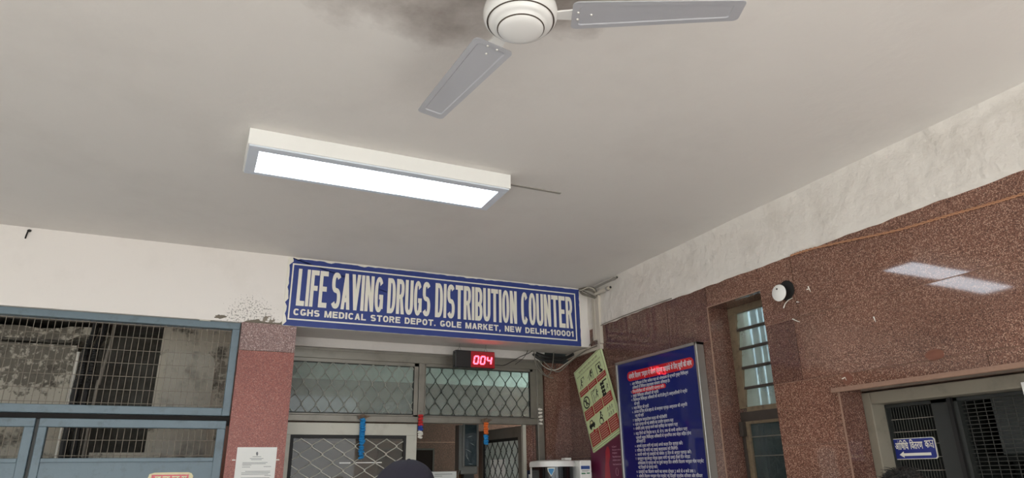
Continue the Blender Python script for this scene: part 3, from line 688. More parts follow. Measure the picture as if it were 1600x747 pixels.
# dim room beyond that door
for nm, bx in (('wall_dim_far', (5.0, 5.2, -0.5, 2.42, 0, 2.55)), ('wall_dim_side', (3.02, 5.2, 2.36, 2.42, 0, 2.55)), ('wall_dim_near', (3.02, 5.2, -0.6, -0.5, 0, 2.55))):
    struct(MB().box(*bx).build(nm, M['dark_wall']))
sh = thing('storage_rack', (4.2, 1.85, 0), 'dim steel rack seen through the dark mesh door', 'rack')
for (px, py) in ((3.75, 1.2), (3.75, 2.3), (4.1, 1.2), (4.1, 2.3)): MB().bar((px, py, 0), (px, py, 2.2), 0.03, 0.03).build('post', M['dark_steel'], sh)
for z in (0.5, 1.1, 1.62, 2.1): MB().box(3.73, 4.12, 1.18, 2.32, z, z + 0.03).build('shelf', M['dark_steel'], sh)
for i, (y, w, h, mm) in enumerate(((1.35, 0.2, 0.25, 'dark_wall'), (1.75, 0.25, 0.18, 'niche_grey'), (2.1, 0.18, 0.3, 'inner_grey'))):
    bx = thing('carton', (3.92, y, 1.652), ('squat grey carton at the near end of the dim rack', 'low dark carton in the middle of the dim rack', 'tall pale carton at the far end of the dim rack')[i], 'box', 'cartons on the dim rack')
    MB().box(3.80, 4.04, y - w / 2, y + w / 2, 1.652, 1.652 + h, bev=0.004).build('carton_body', M[mm], bx)
    MB().box(3.798, 4.042, y - 0.02, y + 0.02, 1.65 + h - 0.003, 1.65 + h + 0.001).build('tape', M['danger_cream'], bx)
pn = thing('paper_notice', (2.89, 1.52, 1.86), 'scrap of white paper stuck high on the grey door frame at the photo edge', 'paper')
MB().box(2.8885, 2.8915, 1.44, 1.537, 1.855, 1.902).build('sheet', M['paper'], pn)

# ------------------------------------------------------------------ big sign on the beam
sg = thing('sign', (1.55, 4.41, ZB), 'long blue sign with white capitals painted on the white beam', 'sign')
SY = YB - 0.012
MB().box(0.442, 2.662, SY, YB, ZB - 0.004, 2.972).build('backing', M['letter'], sg)
def jag(x0, x1, z0, z1, k=0.024, step=0.025):
    P = []
    n = int((x1 - x0) / step)
    for i in range(n): P.append((x0 + (x1 - x0) * i / n, z0 + 0.002 * noise.noise((i * 0.5, 1, 0))))
    m2 = int((z1 - z0) / step)
    for i in range(m2): P.append((x1 + 0.004 * noise.noise((i * 0.9, 2, 0)) - 0.004, z0 + (z1 - z0) * i / m2))
    for i in range(n):
        t = i / n; P.append((x1 - (x1 - x0) * t, z1 - 0.002 - abs(k * noise.noise((i * 0.33, 3, 0))) * (0.3 + 1.1 * t)))
    for i in range(m2):
        t = i / m2; P.append((x0 + 0.002 + abs(0.06 * noise.noise((i * 0.55, 5.3, 0))), z1 - (z1 - z0) * t))
    return P
MB().face(jag(0.444, 2.656, ZB - 0.003, 2.972), (0, SY - 0.0015, 0), UX, UZ).build('blue_field', M['sign_blue'], sg)
bd = MB(); bx0, bx1, bz0, bz1, t = 0.472, 2.618, 2.556, 2.934, 0.009
for a in ((bx0, bx1, bz0, bz0 + t), (bx0, bx1, bz1 - t, bz1), (bx0, bx0 + t, bz0 + t, bz1 - t), (bx1 - t, bx1, bz0 + t, bz1 - t)):
    bd.box(a[0], a[1], SY - 0.0035, SY - 0.0015, a[2], a[3])
bd.build('border_line', M['letter'], sg)
lt = MB()
for s, xa, xb in (('LIFE', 0.514, 0.708), ('SAVING', 0.735, 1.086), ('DRUGS', 1.116, 1.425), ('DISTRIBUTION', 1.462, 2.105), ('COUNTER', 2.140, 2.585)):
    block(lt, s, (xa, SY - 0.004, 2.651), UX, UZ, xb - xa, 0.250, 0.0220, 0.034, 0.10)
lt.build('main_lettering', M['letter'], sg)
lt = MB(); block(lt, 'CGHS MEDICAL STORE DEPOT. GOLE MARKET, NEW DELHI-110001', (0.504, SY - 0.004, 2.587), UX, UZ, 2.082, 0.044, 0.0112, 0.0098, 0.17)
lt.build('address_lettering', M['letter'], sg)

# ------------------------------------------------------------------ token display
td = thing('token_display', (1.84, 4.6, 2.338), 'black token display showing red 004 hung under the beam', 'display')
MB().box(1.684, 1.998, 4.58, 4.64, 2.338, 2.463, bev=0.004).build('housing', M['black_plastic'], td)
MB().box(1.805, 1.994, 4.577, 4.5805, 2.342, 2.459).build('red_window', M['led_panel'], td)
dg = MB()
def seg(d, x, z, w, h):
    on = {'0': 'abcdef', '4': 'bcfg'}[d]; s = 0.010; k = 0.16
    P = {'a': ((0, 1), (1, 1)), 'b': ((1, .5), (1, 1)), 'c': ((1, 0), (1, .5)), 'd': ((0, 0), (1, 0)), 'e': ((0, 0), (0, .5)), 'f': ((0, .5), (0, 1)), 'g': ((0, .5), (1, .5))}
    for c in on:
        (a, b2), (p, q) = P[c]
        A = Vector((x + a * w + b2 * h * k, 4.575, z + b2 * h)); B = Vector((x + p * w + q * h * k, 4.575, z + q * h)); d3_ = (B - A).normalized() * 0.002
        dg.bar(A + d3_, B - d3_, s, 0.003, up=(0, 1, 0))
for i, c in enumerate('004'): seg(c, 1.826 + i * 0.052, 2.368, 0.032, 0.055)
dg.build('digits', M['led_red'], td)
for xx in (1.722, 1.932):
    h = MB(); h.tube([(xx - 0.014, 4.60, 2.463), (xx, 4.60, 2.492), (xx + 0.014, 4.60, 2.463), (xx - 0.014, 4.60, 2.463)], 0.0016, 6); h.tube([(xx, 4.60, 2.490), (xx + 0.002, 4.60, ZB - 0.002)], 0.0012, 6); h.build('hanger', M['dark_steel'], td)
MB().tube([(1.684, 4.6, 2.45), (1.672, 4.595, 2.42), (1.672, 4.595, 2.37), (1.686, 4.6, 2.345)], 0.003, 6).build('side_cable', M['cable_black'], td)

# ------------------------------------------------------------------ ceiling fixture
fx = thing('ceiling_light', (0.664, 2.84, 2.907), 'long white rectangular light panel glowing on the ceiling', 'ceiling light')
MB().box(0.0636, 1.2645, 2.688, 2.990, 2.909, ZC, bev=0.002).build('housing', M['white_metal'], fx)
b_ = MB()
for a in ((0.070, 1.258, 2.694, 2.737), (0.070, 1.258, 2.958, 2.984), (0.070, 0.113, 2.737, 2.958), (1.218, 1.258, 2.737, 2.958)): b_.box(a[0], a[1], a[2], a[3], 2.902, 2.910, bev=0.001)
b_.build('frame', M['frame_grey'], fx)
MB().box(0.113, 1.218, 2.737, 2.958, 2.9045, 2.909).build('diffuser', M['led'], fx)
tag(MB().box(1.275, 1.60, 2.782, 2.800, ZC - 0.004, ZC + 0.002, bev=0.002).build('conduit_strip', M['pvc_grey']), 'narrow plastered conduit strip on the ceiling beside the light panel', 'conduit')  # grey colour stands in for the shading along this shallow plastered strip

# ------------------------------------------------------------------ ceiling fan
FC = Vector((0.680, 1.366, 0))
fan = thing('ceiling_fan', (FC.x, FC.y, ZC), 'white three blade ceiling fan with dome shaped hub', 'ceiling fan')
MB().lathe([(0, ZC), (0.062, ZC), (0.060, ZC - 0.02), (0.035, ZC - 0.05), (0.014, ZC - 0.055)], FC).build('canopy', M['fan'], fan, smooth=True)
MB().lathe([(0.011, ZC - 0.05), (0.011, 2.84)], FC, 20).build('downrod', M['fan'], fan, smooth=True)
MB().lathe([(0.0, 2.862), (0.03, 2.862), (0.06, 2.850), (0.088, 2.834), (0.100, 2.815), (0.103, 2.800), (0.103, 2.790), (0.101, 2.781), (0.098, 2.774), (0.0935, 2.7705)], FC, 72).build('motor_body', M['fan'], fan, smooth=True)
MB().lathe([(0.0938, 2.7712), (0.0898, 2.7692), (0.0888, 2.7745)], FC, 72).build('seam', M['groove'], fan)
MB().lathe([(0.0893, 2.773), (0.0885, 2.766), (0.084, 2.760), (0.078, 2.757), (0.074, 2.756), (0.071, 2.754), (0.066, 2.750), (0.0635, 2.747)], FC, 72).build('bottom_cover', M['fan'], fan, smooth=True)
MB().lathe([(0.0655, 2.7482), (0.0625, 2.7458), (0.0615, 2.750)], FC, 72).build('seam', M['groove'], fan)
MB().lathe([(0.0628, 2.750), (0.0622, 2.745), (0.058, 2.741), (0.045, 2.7375), (0.025, 2.736), (0.0, 2.7355)], FC, 72).build('cap', M['fan'], fan, smooth=True)
def blade(angd):
    Mt = Matrix.Translation((FC.x, FC.y, 2.786)) @ Matrix.Rotation(math.radians(angd), 4, 'Z') @ Matrix.Rotation(math.radians(5), 4, 'X')
    def outline(r0, r1, w0, w1, c, n=6):
        P = []
        for (cx, cy, a0) in ((r1 - c, w1 / 2 - c, 0), (r0 + c, w0 / 2 - c, 90), (r0 + c, -w0 / 2 + c, 180), (r1 - c, -w1 / 2 + c, 270)):
            for k in range(n + 1):
                a = math.radians(a0 + 90 * k / n); P.append((cx + c * math.cos(a), cy + c * math.sin(a)))
        return P
    o = MB(); L0 = outline(0.142, 0.608, 0.128, 0.096, 0.016); L1 = outline(0.160, 0.580, 0.092, 0.064, 0.010); L2 = outline(0.165, 0.575, 0.083, 0.056, 0.008)
    n = len(L0)
    lay = [(L0, 0.0012), (L0, -0.0012), (L1, -0.0012), (L2, 0.0022)]
    vs = [Mt @ Vector((x, y, z)) for L, z in lay for x, y in L]
    fs = [tuple(range(n)), tuple(3 * n + k for k in range(n))[::-1]]
    for q in range(3): fs += [(q * n + k, q * n + (k + 1) % n, (q + 1) * n + (k + 1) % n, (q + 1) * n + k) for k in range(n)]
    o.add(vs, fs); bo = o.build('blade', M['blade'], fan)
    MB().prism([(0.085, -0.016), (0.15, -0.024), (0.20, -0.026), (0.212, 0), (0.20, 0.026), (0.15, 0.024), (0.085, 0.016)], Mt @ Vector((0, 0, 0.0015)), Mt.to_3x3() @ Vector((1, 0, 0)), Mt.to_3x3() @ Vector((0, 1, 0)), Mt.to_3x3() @ Vector((0, 0, 1)), 0.004).build('bracket', M['fan'], bo)
    for (x, y) in ((0.158, -0.016), (0.158, 0.016), (0.195, 0)):
        MB().ball(Mt @ Vector((x, y, -0.0015 if x < 0.16 else 0.001)), 0.0042, 0.0042, 0.003, 10, 6).build('screw', M['screw'], bo, smooth=True)
for a in (96.0, -26.5, 215.0): blade(a)

# ------------------------------------------------------------------ blue notice board
nb = thing('notice_board', (2.70, 3.57, 1.0), 'large blue Hindi notice board in a metal frame on the granite wall', 'notice board')
BX = 2.694
MB().box(BX, XW, 3.15, 4.00, 1.02, 2.325).build('board', M['board_blue'], nb)
f = MB(); w = 0.018; zt = 2.332
f.box(BX - 0.010, XW, 3.995, 4.013, 1.0, zt, bev=0.003).box(BX - 0.010, XW, 3.135, 3.155, 1.0, zt, bev=0.003).box(BX - 0.010, XW, 3.135, 4.015, zt - 0.018, zt, bev=0.003).box(BX - 0.010, XW, 3.135, 4.015, 1.0, 1.02, bev=0.003)
f.build('frame', plain('board_frame_metal', (168, 166, 160), 0.3, metal=0.7), nb)
def rbox(mb, ya, yb, z0, z1, x, t=0.0012):
    """flat strip on the right wall with round ends, ya is the left end"""
    r = (z1 - z0) / 2; P = []
    for k in range(9): a = PI / 2 + PI * k / 8; P.append((-ya + r + r * math.cos(a), z0 + r + r * math.sin(a)))
    for k in range(9): a = -PI / 2 + PI * k / 8; P.append((-yb - r + r * math.cos(a), z0 + r + r * math.sin(a)))
    mb.prism(P, (x, 0, 0), UYn, UZ, (1, 0, 0), t)
p = MB(); rbox(p, 3.885, 3.182, 2.184, 2.250, BX - 0.0008); p.build('red_heading_pill', M['red_print'], nb)
p = MB(); rbox(p, 3.842, 3.47, 2.097, 2.126, BX - 0.0008); p.build('red_line_pill', M['red_print'], nb)
lt = MB(); FULL = (-0.25, 0.95)
def hline(y0, y1, zc, s, h=0.030, num=None, mb=None, bold=0.012):
    mb = mb or lt
    if num: write(mb, num, (BX - 0.0016, 3.853, zc - 0.006), UYn, UZ, None, 0.013)
    write(mb, hindi(s), (BX - 0.0016, y0, zc - h * 0.5), UYn, UZ, y0 - y1, h, bold=bold, full=FULL)
hline(3.866, 3.200, 2.217, 'औषधि वितरण भण्डार मे जीवन रक्षक दवाईयो के लिए सूची की जांच', 0.052, bold=0.02)
for num, y0, y1, z, s in (('1.', 3.832, 3.240, 2.164, 'आप चिकित्सा के लिए आवेदन पत्र को औषधालय के प्रभारी मुख्य चिकित्सा'), (None, 3.832, 3.425, 2.138, 'अधिकारी से विधिवत हस्ताक्षर करवाना अनिवार्य है।'), ('2.', 3.832, 3.486, 2.111, 'निम्नलिखित की फोटोकॉपी संलग्न करें।'),
    ('3.', 3.832, 3.548, 2.084, 'मुख्य चिकित्सा अधिकारी की पर्ची।'), ('4.', 3.832, 3.266, 2.057, 'विशेषज्ञ चिकित्सा अधिकारी की ओ.पी.डी/यू.टी./अस्पतालिकी मे पर्ची/'), (None, 3.824, 3.763, 2.031, 'की पर्ची'), ('5.', 3.832, 3.665, 2.004, 'सर्व रिपोर्ट की पर्ची'),
    ('6.', 3.832, 3.279, 1.978, 'उपचार के लिए के.स.स्वा.से. के मान्यता प्राप्त अस्पताल की अनुमति'), (None, 3.824, 3.728, 1.952, 'पत्र की पर्ची'), ('7.', 3.832, 3.483, 1.924, 'प्लास्टिक कार्ड/टोकन कार्ड की फोटोकॉपी'), ('8.', 3.832, 3.424, 1.897, 'पहले प्राप्त की गई औषधि का उपयोग प्रमाण-पत्र'),
    ('9.', 3.832, 3.386, 1.870, 'औषधि (दवा) प्राप्त करने वाले व्यक्ति का पहचान पत्र'), ('3.', 3.832, 3.300, 1.838, 'रद्द दिनों को निर्देश क.ग. के. से प. तक के सभी आवेदन पत्र'), (None, 3.832, 3.270, 1.811, 'प्रभारी मुख्य चिकित्सा अधिकारी से प्रमाणित तथा मोहर सहित होना'), (None, 3.832, 3.732, 1.788, 'अनिवार्य है।'),
    ('4.', 3.832, 3.358, 1.758, 'आपके द्वारा मांगी गई दवाई अगले कार्य दिन प्राप्त करें।'), ('5.', 3.832, 3.408, 1.731, 'परिवार की मांगी गई दवाई कार्यालय को मिलेगी।'), ('6.', 3.832, 3.286, 1.705, 'अपनी मांगी गई दवाईयों को केवल 15 दिन के अन्दर प्राप्त करें।'), ('7.', 3.832, 3.300, 1.679, 'सम्पूर्ण स्व.केन्द्र नोएडा द्वारा मांगी गई दवाई तीसरे दिन नोएडा'),
    (None, 3.832, 3.183, 1.652, 'औषधालय से प्राप्त करें या दूसरे कार्य दिन औषधि वितरण भण्डार गोल मार्केट'), (None, 3.832, 3.625, 1.626, 'नई दिल्ली से प्राप्त करें।'), ('8.', 3.832, 3.269, 1.598, 'दवाईयों का वितरण करने का समय दोपहर 2 बजे से 4 बजे तक ।'), ('9.', 3.832, 3.208, 1.572, 'औषधि वितरण भण्डार गोल मार्केट नई दिल्ली प्रत्येक शनिवार और रविवार')):
    hline(y0, y1, z, s, num=num)
lt.build('hindi_lettering', M['letter_dim'], nb)

# ------------------------------------------------------------------ tilted green earthquake sheet
gs = thing('safety_board', (2.72, 4.33, 1.73), 'tilted pale green earthquake safety board with black pictograms on the granite wall', 'sign')
GO = Vector((2.722, 4.663, 2.352)); GU = Vector((0, -0.411, 0.138)); GV = Vector((0, -0.231, -0.617))
GW = GU.length; GH = GV.length; GU.normalize(); GV.normalize(); GVu = -GV
def gp(u, v): return GO + GU * u + GV * v          # u to the right, v downwards, metres
def grect(mb, u0, u1, v0, v1, lift):
    mb.add([gp(u, v) + Vector((-lift, 0, 0)) for u, v in ((u0, v0), (u1, v0), (u1, v1), (u0, v1))], [(0, 1, 2, 3)])
MB().prism([(0, 0), (GW, 0), (GW, GH), (0, GH)], GO, GU, GV, (1, 0, 0), 0.012).build('board', M['lime'], gs)
ln = MB()
for a in ((0.008, GW - 0.008, 0.008, 0.011), (0.008, GW - 0.008, GH - 0.011, GH - 0.008), (0.008, 0.011, 0.008, GH - 0.008), (GW - 0.011, GW - 0.008, 0.008, GH - 0.008), (0.008, GW - 0.008, GH - 0.028, GH - 0.025)): grect(ln, *a, 0.0008)
ln.build('border_line', plain('dark_green_line', (70, 90, 50), 0.6), gs)
tl = MB()
write(tl, hindi('भूकम्प आने के दौरान क्या करें'), gp(0.07, 0.050) + Vector((-0.001, 0, 0)), GU, GVu, GW - 0.14, 0.026, full=FULL)
write(tl, 'WHAT TO DO DURING AN EARTHQUAKE', gp(0.03, 0.074) + Vector((-0.001, 0, 0)), GU, GVu, GW - 0.06, 0.013)
tl.build('title_lettering', plain('title_brown', (96, 92, 48), 0.7), gs)
cap_ = MB(); pic = MB(); capt = MB(); pan = MB(); redm = MB()
cw = (GW - 0.036) / 3; rowv = [(0.092, 0.180, 0.225), (0.240, 0.345, 0.420), (0.432, 0.520, 0.625)]
def gpoly(mb, pts, cu, cv, s, lift=0.0018):
    lift += 0.00006 * (len(mb.f) % 17); mb.add([gp(cu + x * s, cv - y * s) + Vector((-lift, 0, 0)) for x, y in pts], [tuple(range(len(pts)))])
def stroke(mb, pts, wd, cu, cv, s):
    for (a, b2) in zip(pts[:-1], pts[1:]):
        d = Vector((b2[0] - a[0], b2[1] - a[1], 0)).normalized(); nrm = Vector((-d.y, d.x, 0)) * wd / 2
        gpoly(mb, [(a[0] + nrm.x, a[1] + nrm.y), (b2[0] + nrm.x, b2[1] + nrm.y), (b2[0] - nrm.x, b2[1] - nrm.y), (a[0] - nrm.x, a[1] - nrm.y)], cu, cv, s)
def disc(mb, x, y, r, cu, cv, s, n=14): gpoly(mb, [(x + r * math.cos(2 * PI * k / n), y + r * math.sin(2 * PI * k / n)) for k in range(n)], cu, cv, s)
def ring(mb, x, y, r, wd, cu, cv, s): stroke(mb, [(x + r * math.cos(2 * PI * k / 18), y + r * math.sin(2 * PI * k / 18)) for k in range(19)], wd, cu, cv, s)
def man(cu, cv, s, lean=0.2):
    disc(pic, lean, 0.42, 0.11, cu, cv, s); stroke(pic, [(lean, 0.32), (0, -0.05)], 0.15, cu, cv, s); stroke(pic, [(0, -0.03), (0.22, -0.18), (0.16, -0.45)], 0.09, cu, cv, s); stroke(pic, [(0, -0.03), (-0.2, -0.22), (-0.38, -0.40)], 0.09, cu, cv, s); stroke(pic, [(lean * .9, 0.26), (0.36, 0.12), (0.45, 0.24)], 0.07, cu, cv, s)
for r_, (v0, v1, v2) in enumerate(rowv):
    for c_ in range(3):
        u0 = 0.014 + c_ * (cw + 0.004); u1 = u0 + cw; cu = (u0 + u1) / 2; cv = (v0 + v1) / 2; s = min(cw * 0.95, (v1 - v0) * 1.02)
        grect(cap_, u0 + 0.002, u1 - 0.002, v1, v2, 0.0012)
        nl_ = 2 if r_ == 0 else (4 if r_ == 1 else 6)
        for q in range(nl_):
            vv = v1 + 0.006 + q * (v2 - v1 - 0.010) / nl_; grect(capt, u0 + 0.010 + 0.004 * random.random(), u1 - 0.010 - 0.015 * random.random(), vv + 0.002, vv + (v2 - v1 - 0.01) / nl_ * 0.55, 0.0016)
        for a in ((u0, u1, v0, v0 + 0.0015), (u0, u1, v2, v2 + 0.0015), (u0, u0 + 0.0015, v0, v2), (u1 - 0.0015, u1, v0, v2)): grect(pan, *a, 0.0010)
        k = r_ * 3 + c_
        if k == 0: man(cu - s * .15, cv, s * .75); stroke(pic, [(-0.05, 0.45), (0.52, 0.45)], 0.06, cu, cv, s); stroke(pic, [(0.45, 0.45), (0.45, 0.2)], 0.06, cu, cv, s)
        elif k == 1: man(cu + s * .02, cv - s * .05, s * .8); stroke(pic, [(-0.45, 0.0), (0.0, 0.3), (0.45, 0.5)], 0.06, cu, cv, s); stroke(pic, [(0.42, 0.5), (0.42, -0.4)], 0.05, cu, cv, s)
        elif k == 2: stroke(pic, [(-0.42, -0.4), (-0.42, 0.45), (0.3, 0.45), (0.3, 0.0)], 0.07, cu, cv, s); disc(pic, 0.0, 0.12, 0.16, cu, cv, s); stroke(pic, [(0.02, -0.02), (0.2, -0.25), (0.42, -0.38)], 0.16, cu, cv, s); stroke(pic, [(-0.1, -0.3), (0.3, -0.4)], 0.12, cu, cv, s)
        elif k == 3: ring(pic, 0, 0, 0.40, 0.10, cu, cv, s); stroke(pic, [(-0.28, 0.28), (0.28, -0.28)], 0.10, cu, cv, s); stroke(pic, [(-0.05, -0.25), (0.0, 0.25)], 0.14, cu, cv, s)
        elif k == 4: man(cu + s * .18, cv, s * .6); stroke(pic, [(-0.45, -0.45), (-0.45, 0.4), (0.1, 0.4)], 0.04, cu, cv, s); stroke(pic, [(-0.2, -0.45), (-0.2, 0.1)], 0.05, cu, cv, s); stroke(pic, [(-0.38, 0.2), (0.35, 0.52)], 0.04, cu, cv, s)
        elif k == 5:
            for a in (0.35, 0.08, -0.2, -0.45): disc(pic, -0.28, a, 0.13, cu, cv, s); disc(pic, -0.05, a - 0.02, 0.12, cu, cv, s)
            stroke(pic, [(-0.1, 0.45), (0.48, 0.42)], 0.10, cu, cv, s); man(cu + s * .33, cv + s * .12, s * .4)
        elif k == 6:
            gpoly(pic, [(-.45, -.15), (.45, -.15), (.45, .1), (.28, .14), (.16, .42), (-.22, .42), (-.34, .14), (-.45, .1)], cu, cv, s); disc(pic, -.26, -.2, .1, cu, cv, s); disc(pic, .26, -.2, .1, cu, cv, s)
            gpoly(pan, [(-.22, .14), (.18, .14), (.1, .34), (-.16, .34)], cu, cv, s, 0.0022); disc(redm, .1, -.52, .13, cu, cv, s)
        elif k == 7: ring(pic, -0.05, -0.22, 0.27, 0.06, cu, cv, s); disc(pic, 0.12, 0.42, 0.11, cu, cv, s); stroke(pic, [(0.08, 0.34), (-0.12, 0.0), (0.16, -0.06), (0.26, -0.38)], 0.11, cu, cv, s); stroke(pic, [(0.1, 0.25), (0.3, 0.1), (0.1, 0.02)], 0.06, cu, cv, s)
        else:
            for i in range(3):
                for jn in range(2): man(cu + s * (-.32 + .32 * i), cv + s * (-.22 + .46 * jn), s * .34, 0.1)
cap_.build('caption_panel', M['dark_red'], gs); capt.build('caption_lettering', plain('caption_text', (206, 158, 140), 0.7), gs); pic.build('pictogram', M['ink'], gs); pan.build('panel_line', M['lime_line'], gs); redm.build('red_mark', M['red_print'], gs)

# ------------------------------------------------------------------ maroon poster
mp = thing('poster', (2.735, 4.25, 1.3), 'maroon health poster hanging between the green board and the blue board', 'poster')
MB().box(2.736, XW - 0.0005, 4.0135, 4.49, 1.30, 1.99).build('sheet', M['maroon'], mp)
fgp = MB()
arm = [(0.17, 0.0), (0.30, 0.0), (0.285, 0.10), (0.262, 0.20), (0.250, 0.30), (0.245, 0.36), (0.262, 0.40), (0.262, 0.45), (0.245, 0.475), (0.225, 0.47), (0.205, 0.44), (0.200, 0.38), (0.188, 0.33), (0.175, 0.22), (0.165, 0.10)]
fgp.face(arm, (2.7352, 4.49, 1.30), UYn, UZ); fgp.face([(0.07, 0.0), (0.16, 0.0), (0.13, 0.14), (0.11, 0.24), (0.10, 0.14)], (2.7352, 4.49, 1.30), UYn, UZ); fgp.build('crimson_figure', M['crimson'], mp)
tx = MB()
write(tx, 'you', (2.7350, 4.072, 1.868), UYn, UZ, 0.044, 0.026, bold=0.02)
for k, (s, w) in enumerate((('In Case of', 0.055), ('Chest pain or discomfort', 0.13), ('emergency', 0.062), ('Please dial the nearest', 0.105), ('ambulance center', 0.098), ('Heart Command Center', 0.108))):
    write(tx, s, (2.7350, 4.196, 1.763 - k * 0.0225 - (0.006 if k == 5 else 0)), UYn, UZ, w, 0.012, bold=0.01)
for k in range(12):
    a = 2 * PI * k / 12; b2 = 2 * PI * (k + 1) / 12
    tx.tube([(2.7350, 4.15 - 0.016 * math.cos(a), 1.60 + 0.026 * math.sin(a)), (2.7350, 4.15 - 0.016 * math.cos(b2), 1.60 + 0.026 * math.sin(b2))], 0.001, 4)
tx.build('poster_lettering', plain('poster_pink', (220, 170, 190), 0.6), mp)

# ------------------------------------------------------------------ water purifier
wp = thing('water_purifier', (2.5, 4.55, 1.2), 'white water purifier with dark tank in the corner below the green board', 'water purifier')
PC = (2.458, 4.545)
def dshape(w, d, n=20): return [(-w / 2, d * 0.5), ] + [(-w / 2 * math.cos(PI * k / n), -d * 0.5 * math.sin(PI * k / n) ** 0.8 if 0 < k < n else 0) for k in range(n + 1)] + [(w / 2, d * 0.5)]
MB().prism(dshape(0.262, 0.235), (PC[0], PC[1], 1.22), UX, (0, 1, 0), UZ, 0.425).build('tank', M['clear_black'], wp, smooth=True)
lid = MB(); n = 24; D = dshape(0.288, 0.262); vs = []; fs = []
for sc_, z in ((1.0, 1.642), (1.0, 1.668), (0.97, 1.680), (0.80, 1.687), (0.3, 1.690)):
    vs += [(PC[0] + x * sc_, PC[1] + y * sc_, z) for x, y in D]
n = len(D)
for q in range(4): fs += [(q * n + k, q * n + (k + 1) % n, (q + 1) * n + (k + 1) % n, (q + 1) * n + k) for k in range(n)]
fs += [tuple(range(n))[::-1], tuple(4 * n + k for k in range(n))]
lid.add(vs, fs).build('lid', M['white_metal'], wp, smooth=True)
MB().box(2.52, 2.575, 4.50, 4.56, 1.688, 1.703, bev=0.005).build('lid_button', M['white_metal'], wp)
MB().box(2.598, 2.695, 4.42, 4.70, 1.18, 1.684, bev=0.008).build('side_body', M['white_metal'], wp)
MB().box(2.695, XW + 0.001, 4.5, 4.62, 1.3, 1.6).box(2.33, 2.60, 4.60, 4.70, 1.18, 1.64).build('back_body', M['white_metal'], wp)
lb = MB(); lb.box(2.604, 2.678, 4.4185, 4.42, 1.622, 1.645).build('blue_label', M['label_blue'], wp)
lb = MB(); lb.box(2.606, 2.640, 4.4185, 4.42, 1.588, 1.597).box(2.650, 2.676, 4.4185, 4.42, 1.590, 1.598).build('green_label', M['label_green'], wp)
lb = MB(); lb.box(2.612, 2.664, 4.4182, 4.42, 1.607, 1.609).box(2.612, 2.672, 4.4182, 4.42, 1.612, 1.614)
lb.build('label_text', M['grey_ink'], wp)
sh_ = MB(); pp = [(-0.026, 0.028), (0.030, 0.028), (0.022, 0.004), (0.0, -0.030), (-0.022, 0.004)]
Mrot = Vector((math.cos(-0.75), math.sin(-0.75), 0))
sh_.prism(pp, (2.372, 4.4465, 1.607), Mrot, UZ, (0, 1, 0), 0.004); sh_.build('shield_emblem', M['letter'], wp)
sh_ = MB(); sh_.prism([(x * .78, y * .78) for x, y in pp], Vector((2.372, 4.4450, 1.607)), Mrot, UZ, (0, 1, 0), 0.004); sh_.build('shield_emblem_centre', M['sky_blue'], wp)

# ------------------------------------------------------------------ wall disc over its hole
cd = thing('cover_plate', (XW, 2.47, 2.47), 'white round cover plate hanging off a dark hole in the granite wall', 'cover plate')
MB().lathe([(0.0, 0.0), (0.050, 0.0), (0.052, 0.0015)], (XW - 0.0012, 2.452, 2.484), 32, Matrix.Rotation(-PI / 2, 4, 'Y')).build('hole', M['black'], cd)
Mt = Matrix.Rotation(-PI / 2, 4, 'Y') @ Matrix.Rotation(0.05, 4, 'X')
MB().lathe([(0, 0.022), (0.040, 0.022), (0.0435, 0.020), (0.0445, 0.016), (0.043, 0.014), (0, 0.014)], (XW - 0.012, 2.480, 2.474), 36, Mt).build('plate', M['white_metal'], cd, smooth=True)
MB().ball((XW - 0.0355, 2.484, 2.496), 0.004, 0.005, 0.005, 10, 6).build('screw_hole', M['black'], cd)
MB().tube([(XW - 0.028, 2.470, 2.485), (XW, 2.46, 2.488)], 0.004, 6).build('stem', M['dark_steel'], cd)

# ------------------------------------------------------------------ small blue direction sign on the mesh door
ds = thing('direction_sign', (2.99, 2.10, 1.63), 'small blue Hindi sign with a white left arrow hung on the dark mesh door', 'sign')
SX = 2.992; sy0, sy1, sz0, sz1 = 2.215, 1.998, 1.633, 1.725
P = []; r = 0.012
for (cy, cz, a0) in ((-sy1 - r, sz1 - r, 0), (-sy0 + r, sz1 - r, 90), (-sy0 + r, sz0 + r, 180), (-sy1 - r, sz0 + r, 270)):
    for k in range(6): a = math.radians(a0 + 18 * k); P.append((cy + r * math.cos(a), cz + r * math.sin(a)))
MB().prism(P, (SX, 0, 0), UYn, UZ, (1, 0, 0), 0.006).build('board', M['letter'], ds)
cyc, czc = (-sy0 - sy1) / 2, (sz0 + sz1) / 2
MB().face([(cyc + (a - cyc) * 0.975, czc + (b2 - czc) * 0.945) for a, b2 in P], (SX - 0.0006, 0, 0), UYn, UZ).build('blue_field', M['small_blue'], ds)
lt = MB(); X_ = SX - 0.0012
write(lt, hindi('औषिधि'), (X_, 2.192, 1.676), UYn, UZ, 0.066, 0.042, bold=0.02)
write(lt, hindi('वितरण'), (X_, 2.118, 1.676), UYn, UZ, 0.062, 0.044, bold=0.02)
write(lt, 'क', (X_, 2.046, 1.680), UYn, UZ, 0.021, 0.031, bold=0.02)
